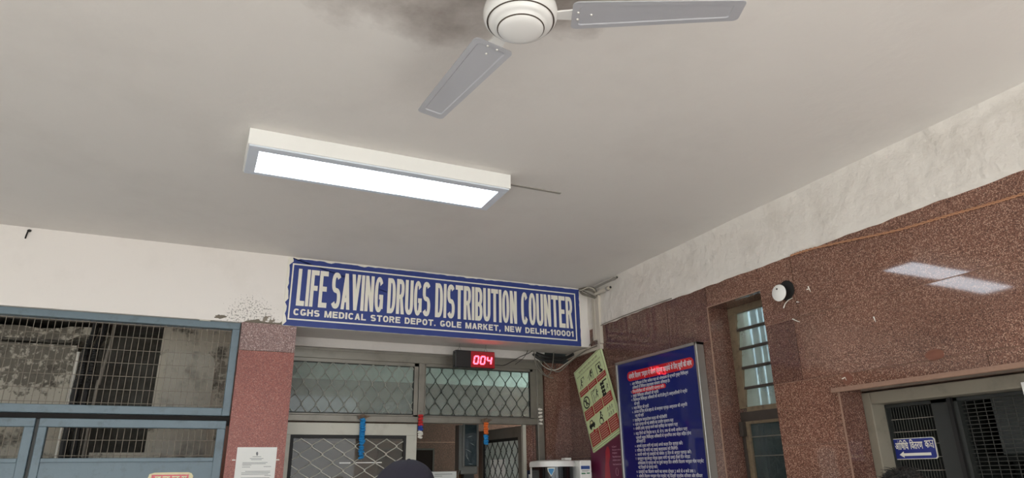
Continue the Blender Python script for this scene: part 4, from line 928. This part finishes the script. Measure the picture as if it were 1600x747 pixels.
# the joined letter of the last word, drawn by hand
O_ = Vector((X_, 2.026, 1.680))
def st(pts, wd):
    for a, b2 in zip(pts[:-1], pts[1:]):
        d = Vector((b2[0] - a[0], b2[1] - a[1])).normalized() * wd / 2
        lt.face([(a[0] - d.y - d.x, a[1] + d.x - d.y), (b2[0] - d.y + d.x, b2[1] + d.x + d.y), (b2[0] + d.y + d.x, b2[1] - d.x + d.y), (a[0] + d.y - d.x, a[1] - d.x - d.y)], O_, UYn, UZ)
st([(0, 0.030), (0.021, 0.030)], 0.0035); st([(0.018, 0.030), (0.018, 0.0)], 0.0035)
st([(0.006, 0.029), (0.003, 0.024), (0.006, 0.019), (0.012, 0.017), (0.018, 0.017)], 0.003); st([(0.012, 0.017), (0.004, 0.013), (0.003, 0.008), (0.007, 0.006), (0.011, 0.010), (0.012, 0.003)], 0.003)
lt.face([(-2.178, 1.654), (-2.155, 1.668), (-2.155, 1.660), (-2.025, 1.660), (-2.025, 1.648), (-2.155, 1.648), (-2.155, 1.640)], (X_, 0, 0), UYn, UZ)
lt.build('lettering_and_arrow', M['letter'], ds)

# ------------------------------------------------------------------ papers and plates on the left
ppn = thing('paper_notice', (0.375, YB - 0.008, 1.5), 'white printed notice taped to the red granite pillar', 'paper')
MB().box(0.263, 0.487, YB - 0.0085, YB - 0.0075, 1.455, 1.772).build('sheet', M['paper'], ppn)
t_ = MB()
t_.prism(blobpoly(0.376, 1.735, 0.006, 0.011, 12, 0.2), (0, YB - 0.0095, 0), UX, UZ, (0, 1, 0), 0.0008)
for z, a, b2 in ((1.718, 0.352, 0.400), (1.708, 0.338, 0.414), (1.701, 0.345, 0.405), (1.685, 0.300, 0.440), (1.678, 0.300, 0.430), (1.671, 0.300, 0.350), (1.660, 0.300, 0.345), (1.662, 0.420, 0.462), (1.636, 0.320, 0.460), (1.628, 0.3, 0.46), (1.62, 0.3, 0.45), (1.612, 0.43, 0.465), (1.60, 0.3, 0.46), (1.59, 0.3, 0.46)):
    t_.box(a, b2, YB - 0.0092, YB - 0.0085, z - 0.0012, z + 0.0012)
t_.build('printed_text', M['grey_ink'], ppn)
for k, (x, z) in enumerate(((0.250, 1.70), (0.497, 1.70))): MB().box(x - 0.009, x + 0.009, YB - 0.0082, YB - 0.0062, z - 0.003, z + 0.003).build('tape', M['cloth_white'], ppn)
dp = thing('danger_plate', (-0.07, G + 0.01, 1.5), 'red and cream Hindi danger plate on the blue gate leaf', 'sign')
MB().prism([(-0.190, 1.44), (-0.188, 1.60), (-0.180, 1.628), (-0.155, 1.636), (-0.06, 1.637), (0.02, 1.636), (0.036, 1.630), (0.046, 1.615), (0.044, 1.598), (0.030, 1.59), (0.028, 1.44)], (0, G + 0.0095, 0), UX, UZ, (0, 1, 0), 0.003).build('plate', M['danger_cream'], dp)
MB().box(-0.168, 0.022, G + 0.008, G + 0.0095, 1.515, 1.624).build('red_field', M['red_print'], dp)
lt = MB()
for ch, xa, xb in (('र', -0.150, -0.118), ('व', -0.112, -0.074), ('त', -0.064, -0.024), ('रा', -0.014, 0.012)): write(lt, ch, (xa, G + 0.0072, 1.566), UX, UZ, xb - xa, 0.050, bold=0.012)
lt.build('danger_lettering', M['danger_cream'], dp)
hk = tag(MB().tube([(-0.985, YB - 0.012, 2.96), (-0.992, YB - 0.014, 2.955), (-0.996, YB - 0.012, 2.93), (-0.999, YB - 0.004, 2.912)], 0.0045, 6).ball((-0.988, YB - 0.008, 2.960), 0.011, 0.008, 0.008, 8, 6).build('wall_hook', M['black'], smooth=True), 'small black hook high on the white beam at far left', 'hook')

# ------------------------------------------------------------------ garlands on the transom
def flower(mb, c, r):
    for k in range(7):
        a = 2 * PI * k / 7 + random.random(); mb.ball(Vector(c) + Vector((math.cos(a) * r * .55, math.sin(a) * r * .45, random.uniform(-.25, .25) * r)), r * .55, r * .5, r * .42, 7, 5)
    mb.ball(c, r * .7, r * .7, r * .6, 8, 6)
def garland(name, x, segs, ztop, label, leaf_=True, r=0.018):
    t = thing(name, (x, YA - 0.03, ztop), label, 'garland', 'garlands on the counter window transom')
    z = ztop
    for mat, n, dz in segs:
        mb = MB()
        for k in range(n): flower(mb, (x + random.uniform(-.002, .002), YA - 0.030, z - dz * (k + .5)), r * random.uniform(.9, 1.08))
        z -= n * dz; mb.build('flowers', M[mat], t, smooth=True)
    if leaf_:
        lf = MB()
        for a in (0.25, 2.8, 1.5, 3.6): lf.prism([(0, 0), (0.02, 0.012), (0.05, 0.0), (0.02, -0.012)], (x, YA - 0.03, ztop + 0.010), (math.cos(a), -0.2, math.sin(a) * .5), (-math.sin(a) * .5, 0.1, math.cos(a)), (0, 1, 0), 0.002)
        lf.ball((x, YA - 0.028, ztop + 0.010), 0.026, 0.016, 0.016, 8, 6); lf.build('dry_leaves', M['dry_leaf'], t)
    MB().tube([(x, YA - 0.03, ztop + 0.02), (x, YA - 0.008, ztop + 0.03)], 0.0015, 5).build('string', M['dry_leaf'], t)
    MB().tube([(x, YA - 0.03, ztop), (x + 0.002, YA - 0.03, z - 0.018)], 0.0012, 5).build('thread', M['dry_leaf'], t)
garland('flower_garland', 1.078, [('cloth_blue', 15, 0.0178)], 1.978, 'long all blue flower garland hanging in front of the grille leaf', r=0.0195)
garland('flower_garland', 1.494, [('cloth_red', 4, 0.019), ('cloth_deep', 2, 0.018), ('cloth_white', 3, 0.018)], 2.012, 'short red, blue and white flower garland at the edge of the doorway', False)
garland('flower_garland', 2.005, [('cloth_orange', 5, 0.018), ('cloth_blue', 4, 0.018)], 1.968, 'orange and blue flower garland hanging in the open doorway')
garland('flower_garland', 2.468, [('cloth_white', 5, 0.027)], 2.085, 'short dusty white garland on the right post of the counter window', False, r=0.017)

# ------------------------------------------------------------------ things behind the counter window
ct = thing('counter', (1.6, 5.6, 0), 'long counter table behind the open doorway', 'counter')
MB().box(0.7, 2.22, 5.3, 5.95, 1.04, 1.08, bev=0.004).build('worktop', M['brown_box'], ct)
for xx in (0.75, 2.15):
    for yy in (5.36, 5.88): MB().bar((xx, yy, 0), (xx, yy, 1.04), 0.05, 0.05).build('leg', M['dark_steel'], ct)
tv = thing('wrapped_monitor', (2.125, 5.45, 1.08), 'upright dark monitor wrapped in clear plastic beside the open leaf', 'monitor')
MB().box(2.062, 2.195, 5.40, 5.50, 1.665, 1.995, bev=0.006).build('screen', M['wrap'], tv)
MB().box(2.058, 2.076, 5.395, 5.40, 1.66, 2.0).box(2.184, 2.200, 5.395, 5.40, 1.66, 2.0).box(2.03, 2.062, 5.41, 5.5, 1.63, 1.99).box(2.05, 2.2, 5.41, 5.5, 1.60, 1.665, bev=0.01).build('plastic_wrap', M['wrap_edge'], tv)
cr = MB()
for (a, b2) in (((2.10, 1.89), (2.15, 1.905)), ((2.12, 1.85), (2.165, 1.825)), ((2.08, 1.80), (2.14, 1.77)), ((2.085, 1.75), (2.12, 1.70)), ((2.11, 1.683), (2.15, 1.676)), ((2.09, 1.78), (2.10, 1.72))):
    cr.tube([(a[0], 5.398, a[1]), ((a[0] + b2[0]) / 2, 5.395, (a[1] + b2[1]) / 2), (b2[0], 5.398, b2[1])], [0.0004, 0.003, 0.0004], 5)
cr.build('crease', plain('crease_shine', (150, 160, 160), 0.1), tv)
MB().box(2.08, 2.17, 5.42, 5.49, 1.10, 1.61).box(2.03, 2.21, 5.36, 5.55, 1.08, 1.10).build('stand', M['dark_steel'], tv)
MB().tube([(2.05, 5.42, 1.66), (2.02, 5.40, 1.60), (2.035, 5.40, 1.5), (2.04, 5.4, 1.08)], 0.004, 6).build('cable', M['cable_grey'], tv)
nt_ = thing('desk_notice', (1.91, 5.45, 1.08), 'white printed notice standing behind the counter right of the navy cap', 'notice')
MB().box(1.80, 2.022, 5.44, 5.452, 1.10, 1.624).build('sheet', M['paper'], nt_)
MB().box(1.85, 1.97, 5.40, 5.50, 1.08, 1.10).build('foot', M['alu'], nt_)
t_ = MB(); t_.box(1.835, 1.985, 5.4388, 5.44, 1.602, 1.606).box(1.835, 1.90, 5.4388, 5.44, 1.588, 1.591)
t_.build('printed_text', M['grey_ink'], nt_)
yb = thing('box_file', (2.15, 5.62, 1.08), 'yellow and brown box file on the counter under the wrapped monitor', 'box')
MB().box(2.06, 2.21, 5.58, 5.72, 1.08, 1.625, bev=0.004).build('body', M['brown_box'], yb); MB().box(2.15, 2.205, 5.578, 5.58, 1.2, 1.615).build('yellow_label', M['yellow'], yb)
stk = thing('sticker', (2.385, YA + 0.02, 1.56), 'small dark sticker with pale marks on the brown panel by the doorway', 'sticker')
MB().box(2.366, 2.408, YA + 0.0135, YA + 0.030, 1.50, 1.62).build('label_sheet', plain('sticker_navy', (34, 38, 66), 0.5), stk)
MB().box(2.372, 2.402, YA + 0.0125, YA + 0.0140, 1.50, 1.592).build('label_field', M['paper'], stk)
t_ = MB()
for k in range(3): t_.tube([(2.376 + k * 0.009, YA + 0.012, 1.582), (2.381 + k * 0.009, YA + 0.012, 1.57), (2.376 + k * 0.009, YA + 0.012, 1.558)], 0.0014, 5)
t_.build('label_mark', M['ink'], stk)

# ------------------------------------------------------------------ wires, ducts and pipes
def smoothpath(pts, k=6):
    pts = [Vector(p) for p in pts]; out = []
    for i in range(len(pts) - 1):
        p0, p1, p2, p3 = pts[max(i - 1, 0)], pts[i], pts[i + 1], pts[min(i + 2, len(pts) - 1)]
        for q in range(k):
            t = q / k; out.append(0.5 * ((2 * p1) + (-p0 + p2) * t + (2 * p0 - 5 * p1 + 4 * p2 - p3) * t * t + (-p0 + 3 * p1 - 3 * p2 + p3) * t ** 3))
    return out + [pts[-1]]
def wire(name, pts, r, mat, label, cat='cable', group=None):
    return tag(MB().tube(smoothpath(pts), r, 7).build(name, M[mat], smooth=True), label, cat, group)
dt = thing('cable_duct', (2.73, 4.5, 2.51), 'cream plastic duct along the granite wall behind the beam', 'duct')
MB().box(2.716, XW + 0.002, 4.24, 4.778, 2.476, 2.514, bev=0.002).build('trunking', M['pvc'], dt)
cp = thing('conduit', (2.72, 4.28, 2.55), 'pair of cream conduits climbing the wall beside the sign', 'conduit')
MB().box(2.716, XW + 0.002, 4.232, 4.276, 2.516, 2.89, bev=0.003).build('wide_conduit', M['pvc'], cp)
MB().tube([(2.727, 4.297, 2.55), (2.727, 4.297, 2.885)], 0.012, 10).build('round_conduit', M['pvc'], cp, smooth=True)
MB().box(2.716, XW + 0.002, 4.31, 4.332, 2.55, 2.88).build('narrow_conduit', M['pvc'], cp)
for i, (y0, y1, z, r, lab) in enumerate(((4.30, 3.955, 2.957, 0.009, 'long grey pipe stub along the top of the right wall'), (4.26, 4.05, 2.905, 0.013, 'short cream pipe stub below the longer one on the right wall'))):
    p_ = thing('pipe_stub', (2.715, y0, z), lab, 'pipe', 'pipe stubs by the sign corner')
    MB().tube([(2.715, y0, z), (2.715, y1, z)], r, 12).build('pipe', M['pvc_grey' if i == 0 else 'pvc'], p_, smooth=True)
    MB().tube([(2.715, y1 + 0.004, z), (2.715, y1 - 0.0015, z)], r * 0.7, 12).build('open_end', M['black'], p_)
    MB().tube([(2.715, y1 + 0.05, z), (2.715, y1 + 0.03, z)], r * 1.35, 12).build('clip', M['pvc_grey'], p_, smooth=True)
bundle = [[(2.66, 4.408, 2.975), (2.665, 4.39, 2.945), (2.69, 4.33, 2.905), (2.72, 4.27, 2.875)], [(2.665, 4.40, 2.976), (2.675, 4.37, 2.95), (2.70, 4.29, 2.90), (2.722, 4.25, 2.87)], [(2.68, 4.40, 2.974), (2.695, 4.33, 2.955), (2.71, 4.26, 2.91), (2.72, 4.24, 2.88)],
          [(2.66, 4.405, 2.968), (2.655, 4.37, 2.955), (2.685, 4.30, 2.965), (2.715, 4.255, 2.93)], [(2.67, 4.40, 2.972), (2.66, 4.37, 2.928), (2.70, 4.31, 2.895), (2.722, 4.29, 2.885)], [(2.672, 4.405, 2.978), (2.69, 4.34, 2.974), (2.71, 4.27, 2.955), (2.72, 4.24, 2.90)]]
cb = thing('cable_bundle', (2.69, 4.33, 2.9), 'tangled grey cables at the ceiling corner right of the sign', 'cable bundle')
for i, p_ in enumerate(bundle): MB().tube(smoothpath(p_), 0.008 if i % 2 == 0 else 0.005, 7).build('cable', M['cable_grey' if i != 3 else 'cable_white'], cb, smooth=True)
wire('power_wire', [(1.998, 4.61, 2.375), (2.06, 4.66, 2.380), (2.14, 4.70, 2.393), (2.262, 4.70, 2.459), (2.345, 4.70, 2.495), (2.375, 4.70, 2.517)], 0.0028, 'cable_black', 'thin black wire from the token display towards the dark corner')
wire('power_wire', [(2.336, 4.70, 2.516), (2.30, 4.70, 2.46), (2.223, 4.70, 2.40)], 0.0022, 'cable_black', 'loose black wire end dangling under the beam')
tb = thing('cable_tangle', (2.56, 4.72, 2.43), 'dark tangle of drooping cables at the corner of the counter window', 'cable tangle')
for i, (p_, r, mm) in enumerate((
    ([(2.39, 4.70, 2.516), (2.40, 4.70, 2.42), (2.428, 4.70, 2.37), (2.483, 4.70, 2.325), (2.53, 4.70, 2.347), (2.557, 4.70, 2.44), (2.566, 4.70, 2.516)], 0.0035, 'cable_grey'),
    ([(2.44, 4.74, 2.50), (2.52, 4.74, 2.42), (2.60, 4.70, 2.36), (2.66, 4.60, 2.43), (2.69, 4.42, 2.487), (2.700, 4.26, 2.50)], 0.0045, 'cable_grey'),
    ([(2.42, 4.74, 2.49), (2.49, 4.73, 2.40), (2.58, 4.70, 2.375), (2.66, 4.65, 2.43), (2.69, 4.54, 2.468), (2.700, 4.4, 2.505)], 0.004, 'cable_white'),
    ([(2.40, 4.74, 2.50), (2.46, 4.73, 2.46), (2.56, 4.72, 2.45), (2.64, 4.70, 2.46), (2.69, 4.6, 2.49)], 0.012, 'cable_black'),
    ([(2.43, 4.75, 2.505), (2.50, 4.74, 2.485), (2.60, 4.74, 2.47), (2.69, 4.72, 2.48)], 0.016, 'cable_black'),
    ([(2.45, 4.74, 2.47), (2.47, 4.73, 2.41), (2.55, 4.72, 2.37), (2.59, 4.72, 2.40), (2.57, 4.73, 2.47)], 0.003, 'cable_black'),
    ([(2.41, 4.72, 2.45), (2.44, 4.72, 2.40), (2.50, 4.72, 2.33), (2.56, 4.71, 2.31)], 0.003, 'cable_grey'))):
    MB().tube(smoothpath(p_), r, 7).build('cable', M[mm], tb, smooth=True)
wire('wall_wire', [(2.726, 4.60, 2.478), (2.731, 4.42, 2.53), (2.733, 4.33, 2.615), (2.728, 4.233, 2.651), (2.728, 4.056, 2.659), (2.729, 3.732, 2.662), (2.731, 3.376, 2.660)], 0.0032, 'cable_grey', 'grey wire rising from the corner and along the top of the granite')
rp_ = [(2.384, 2.655), (2.27, 2.652), (2.055, 2.628), (1.794, 2.595), (1.564, 2.582), (1.411, 2.572), (1.272, 2.566), (1.0, 2.56), (0.5, 2.57)]
tw = MB()
base = smoothpath([(XW - 0.006, y, z) for y, z in rp_], 40)
for ph in (0, PI):
    tw.tube([p + Vector((0.003 * math.cos(i * 0.55 + ph) - 0.002, 0, 0.0034 * math.sin(i * 0.55 + ph))) for i, p in enumerate(base)], 0.0028, 5)
tag(tw.build('twisted_cord', M['rope'], smooth=True), 'brown twisted cord sagging along the top of the granite wall', 'cord')
# store behind the gate
wp_ = tag(MB().tube([(-0.737, 5.17, 2.40), (-0.745, 5.17, 1.2), (-0.745, 5.17, 0.0)], 0.012, 10).build('standing_pipe', M['cloth_white'], smooth=True), 'thin white pipe standing inside the store behind the mesh', 'pipe')
for i, (pts, lab) in enumerate((([(-0.655, 5.08, 2.60), (-0.66, 5.08, 2.50), (-0.69, 5.11, 2.40), (-0.69, 5.11, 2.2), (-0.705, 5.11, 2.0), (-0.705, 5.11, 0.0)], 'left black corrugated cable behind the wire mesh'), ([(-0.60, 5.08, 2.60), (-0.61, 5.08, 2.50), (-0.635, 5.11, 2.40), (-0.635, 5.11, 2.2), (-0.65, 5.11, 2.0), (-0.65, 5.11, 0.0)], 'middle black corrugated cable behind the wire mesh'),
    ([(-0.55, 5.08, 2.60), (-0.56, 5.1, 2.42), (-0.58, 5.1, 2.2), (-0.59, 5.1, 2.0), (-0.60, 5.1, 0.0)], 'grey flat cable right of the black ones behind the wire mesh'))):
    p_ = smoothpath(pts, 24); tag(MB().tube(p_, [(0.019 + (0.003 if k % 2 else 0)) if i < 2 else 0.010 for k in range(len(p_))], 8).build('store_cable', M['cable_black' if i < 2 else 'cable_grey']), lab, 'cable', 'cables in the store')

# ------------------------------------------------------------------ people
def limb(mb, pts):
    """tapering limb of balls and tubes that the remesher melts into one skin"""
    for i, (p, r) in enumerate(pts):
        mb.ball(p, r, r, r, 14, 10)
    mb.tube([p for p, r in pts], [r for p, r in pts], 14)
def fused(mb, name, mat, vox, parent, smooth_it=6):
    o = mb.build(name, mat, parent)
    r = o.modifiers.new('fuse', 'REMESH'); r.mode = 'VOXEL'; r.voxel_size = vox; r.use_smooth_shade = True
    s = o.modifiers.new('soften', 'SMOOTH'); s.iterations = smooth_it; s.factor = 0.5
    return o
def person(x, y, top, yaw, label, shirt, skin_tilt=0.0):
    root = thing('person', (x, y, 0), label, 'person')
    k = top / 1.63
    R = Matrix.Translation((x, y, 0)) @ Matrix.Rotation(yaw, 4, 'Z') @ Matrix.Scale(k, 4)
    def p(a, b2, c): return R @ Vector((a, b2, c))          # a: right, b: front, c: up
    body = MB(); q = lambda L: [(p(*c), r * k) for c, r in L]
    body.ball(p(0, 0.0, 1.475), 0.074 * k, 0.092 * k, 0.118 * k, 20, 16, R.to_3x3().normalized().to_4x4())       # skull
    body.ball(p(0, 0.028, 1.435), 0.060 * k, 0.066 * k, 0.085 * k, 16, 12, R.to_3x3().normalized().to_4x4())    # face and jaw
    body.ball(p(0, 0.088, 1.375), 0.024 * k, 0.02 * k, 0.02 * k, 10, 8)                                          # chin
    body.tube([p(0, 0.088, 1.475), p(0, 0.112, 1.437), p(0, 0.090, 1.428)], [0.008 * k, 0.014 * k, 0.008 * k], 8)  # nose
    for s in (-1, 1):
        body.ball(p(s * 0.076, -0.005, 1.455), 0.010 * k, 0.018 * k, 0.032 * k, 10, 8); body.ball(p(s * 0.012, 0.096, 1.402), 0.014 * k, 0.008 * k, 0.006 * k, 8, 6)
    limb(body, q([((0, -0.012, 1.40), 0.056), ((0, -0.02, 1.32), 0.058)]))
    limb(body, q([((0, -0.01, 1.26), 0.105), ((0, 0, 1.12), 0.135), ((0, 0, 0.98), 0.125), ((0, 0, 0.86), 0.135)]))
    limb(body, q([((-0.09, 0, 1.24), 0.10), ((0.09, 0, 1.24), 0.10)]))
    for s in (-1, 1):
        limb(body, q([((s * 0.165, -0.01, 1.275), 0.058), ((s * 0.205, -0.02, 1.02), 0.042), ((s * 0.200, 0.05, 0.80), 0.028)]))
        hx = lambda a, b2, c: p(s * (0.200 + a), 0.058 + b2, c)
        limb(body, [(hx(0, 0.0, 0.775), 0.026 * k), (hx(0, 0.012, 0.72), 0.030 * k)])
        for fi, (fy, fl) in enumerate(((-0.028, 0.066), (-0.009, 0.078), (0.010, 0.074), (0.028, 0.058))):
            limb(body, [(hx(-0.004, 0.012 + fy, 0.715), 0.0098 * k), (hx(-0.012, 0.016 + fy, 0.70 - fl * .45), 0.009 * k), (hx(-0.026, 0.02 + fy, 0.70 - fl), 0.0078 * k)])
        limb(body, [(hx(-0.008, 0.03, 0.765), 0.012 * k), (hx(-0.014, 0.058, 0.735), 0.0105 * k), (hx(-0.018, 0.064, 0.70), 0.009 * k)])
        limb(body, q([((s * 0.085, 0, 0.82), 0.088), ((s * 0.092, 0.01, 0.46), 0.056), ((s * 0.095, -0.01, 0.10), 0.038), ((s * 0.098, 0.0, 0.05), 0.038), ((s * 0.105, 0.13, 0.03), 0.030)]))
    fused(body, 'body', M['skin'], 0.007, root, 4)
    sh2 = MB()
    limb(sh2, q([((0, -0.01, 1.26), 0.118), ((0, 0, 1.12), 0.150), ((0, 0, 0.98), 0.142), ((0, 0, 0.80), 0.152)])); limb(sh2, q([((-0.10, -0.005, 1.245), 0.108), ((0.10, -0.005, 1.245), 0.108)])); limb(sh2, q([((0, -0.02, 1.31), 0.068), ((0, -0.02, 1.27), 0.08)]))
    for s in (-1, 1): limb(sh2, q([((s * 0.165, -0.01, 1.27), 0.074), ((s * 0.200, -0.02, 1.04), 0.060)]))
    fused(sh2, 'shirt', M[shirt], 0.012, root, 5)
    tr2 = MB()
    for s in (-1, 1): limb(tr2, q([((s * 0.07, 0, 0.86), 0.112), ((s * 0.085, 0, 0.78), 0.105), ((s * 0.092, 0.01, 0.46), 0.075), ((s * 0.096, -0.005, 0.10), 0.062)]))
    fused(tr2, 'trousers', M['trouser'], 0.012, root, 5)
    for s in (-1, 1):
        f = MB(); limb(f, q([((s * 0.098, -0.03, 0.045), 0.044), ((s * 0.10, 0.05, 0.044), 0.043), ((s * 0.106, 0.13, 0.034), 0.036), ((s * 0.108, 0.17, 0.03), 0.028)])); fused(f, 'shoe', M['shoe'], 0.01, root, 4)
    return root, p, k, R
capman, p, k, R = person(0.672, 2.30, 1.632, 0.15, 'person in a navy cloth cap standing with their back turned, before the counter window', 'shirt')
# cap crown: six gores with raised seams, a soft peak and a band
cp_ = MB(); n = 72; m2 = 16; vs = []; fs = []
for i in range(m2 + 1):
    ph = (PI / 2) * i / m2
    for kk in range(n):
        t = 2 * PI * kk / n
        rr = math.cos(ph) ** 0.75 if i < m2 else 0.0
        seam = 1 + 0.010 * max(0, 1 - abs(((t * 6 / (2 * PI)) + 0.5) % 1 - 0.5) * 26) - 0.012 * abs(math.sin(3 * t)) * math.sin(2 * ph)
        wob = 1 + 0.018 * noise.noise((math.cos(t) * 1.6, math.sin(t) * 1.6, ph * 1.8))
        vs.append(p(0.117 * rr * math.cos(t) * seam * wob - 0.014 + 0.020 * math.sin(ph), (0.118 * rr * math.sin(t) * seam * wob) - 0.004, 1.530 + 0.116 * math.sin(ph) * seam * wob - 0.030 * (1 - math.sin(ph)) * (1 if i == 0 else 1)))
for i in range(m2):
    for kk in range(n): fs.append((i * n + kk, i * n + (kk + 1) % n, (i + 1) * n + (kk + 1) % n, (i + 1) * n + kk))
cap = cp_.add(vs, fs).build('cap', M['cap'], capman, smooth=True, angle=80)
MB().ball(p(0.010, -0.004, 1.647), 0.007, 0.007, 0.004, 10, 6).build('button', M['cap'], cap, smooth=True)
br = MB(); P1 = [(0.088 * math.sin(a), 0.085 + 0.088 * math.cos(a) * 0.9) for a in [(-1.35 + 2.7 * i / 14) for i in range(15)]]
br.add([p(a, b2, 1.508 - 0.10 * (b2 - 0.085) - abs(a) * 0.06) for a, b2 in P1] + [p(a, b2, 1.503 - 0.10 * (b2 - 0.085) - abs(a) * 0.06) for a, b2 in P1], [tuple(range(15)), tuple(range(29, 14, -1))] + [(i, (i + 1) % 15, (i + 1) % 15 + 15, i + 15) for i in range(15)])
br.build('brim', M['cap'], cap)
hb = MB(); vs = []; fs = []; n = 40
for i in range(6):
    for kk in range(n): t = 2 * PI * kk / n; vs.append(p(0.082 * math.cos(t), 0.098 * math.sin(t) - 0.008, 1.51 - 0.018 * i))
for i in range(5):
    for kk in range(n):
        if math.sin(2 * PI * (kk + .5) / n) < 0.25: fs.append((i * n + kk, i * n + (kk + 1) % n, (i + 1) * n + (kk + 1) % n, (i + 1) * n + kk))
hb.add(vs, fs).build('hair', M['hair'], capman, smooth=True)
hman, p, k, R = person(1.662, 1.215, 1.600, -0.9, 'person with short black hair at the mesh door, only the hair top showing', 'shirt_b')
hm = MB(); n = 64; m2 = 26; vs = []; fs = []
for i in range(m2 + 1):
    ph = PI * 0.62 * i / m2
    for kk in range(n):
        t = 2 * PI * kk / n; f_ = max(0, math.sin(t))
        ph2 = ph * (1 - 0.38 * f_)
        d = 1 + 0.035 * noise.noise((math.cos(t) * 4, math.sin(t) * 4, ph * 5)) + 0.02 * noise.noise((math.cos(t) * 13, math.sin(t) * 13, ph * 9))
        vs.append(p(0.091 * math.sin(ph2) * math.cos(t) * d, 0.108 * math.sin(ph2) * math.sin(t) * d - 0.006, 1.480 + 0.146 * math.cos(ph2) * d))
for i in range(m2):
    for kk in range(n): fs.append((i * n + kk, i * n + (kk + 1) % n, (i + 1) * n + (kk + 1) % n, (i + 1) * n + kk))
hair = hm.add(vs, fs).build('hair', M['hair'], hman, smooth=True, angle=80)
st_ = MB()
for q in range(420):
    a = random.uniform(0, 2 * PI); ph = random.uniform(0.02, 1.35); r = Vector((0.090 * math.sin(ph) * math.cos(a), 0.107 * math.sin(ph) * math.sin(a) - 0.006, 1.480 + 0.145 * math.cos(ph)))
    d = Vector((0.010 * math.cos(a) + random.uniform(-.012, .012), 0.010 * math.sin(a) + random.uniform(-.012, .012), 0.004 + random.uniform(-.012, .004)))
    st_.tube([p(*r), p(*(r + d * .7 + Vector((0, 0, 0.003)))), p(*(r + d * 1.4))], [0.0008, 0.0006, 0.0002], 4, cap=False)
so_ = st_.build('loose_strands', M['hair'], hman); so_['kind'] = 'stuff'
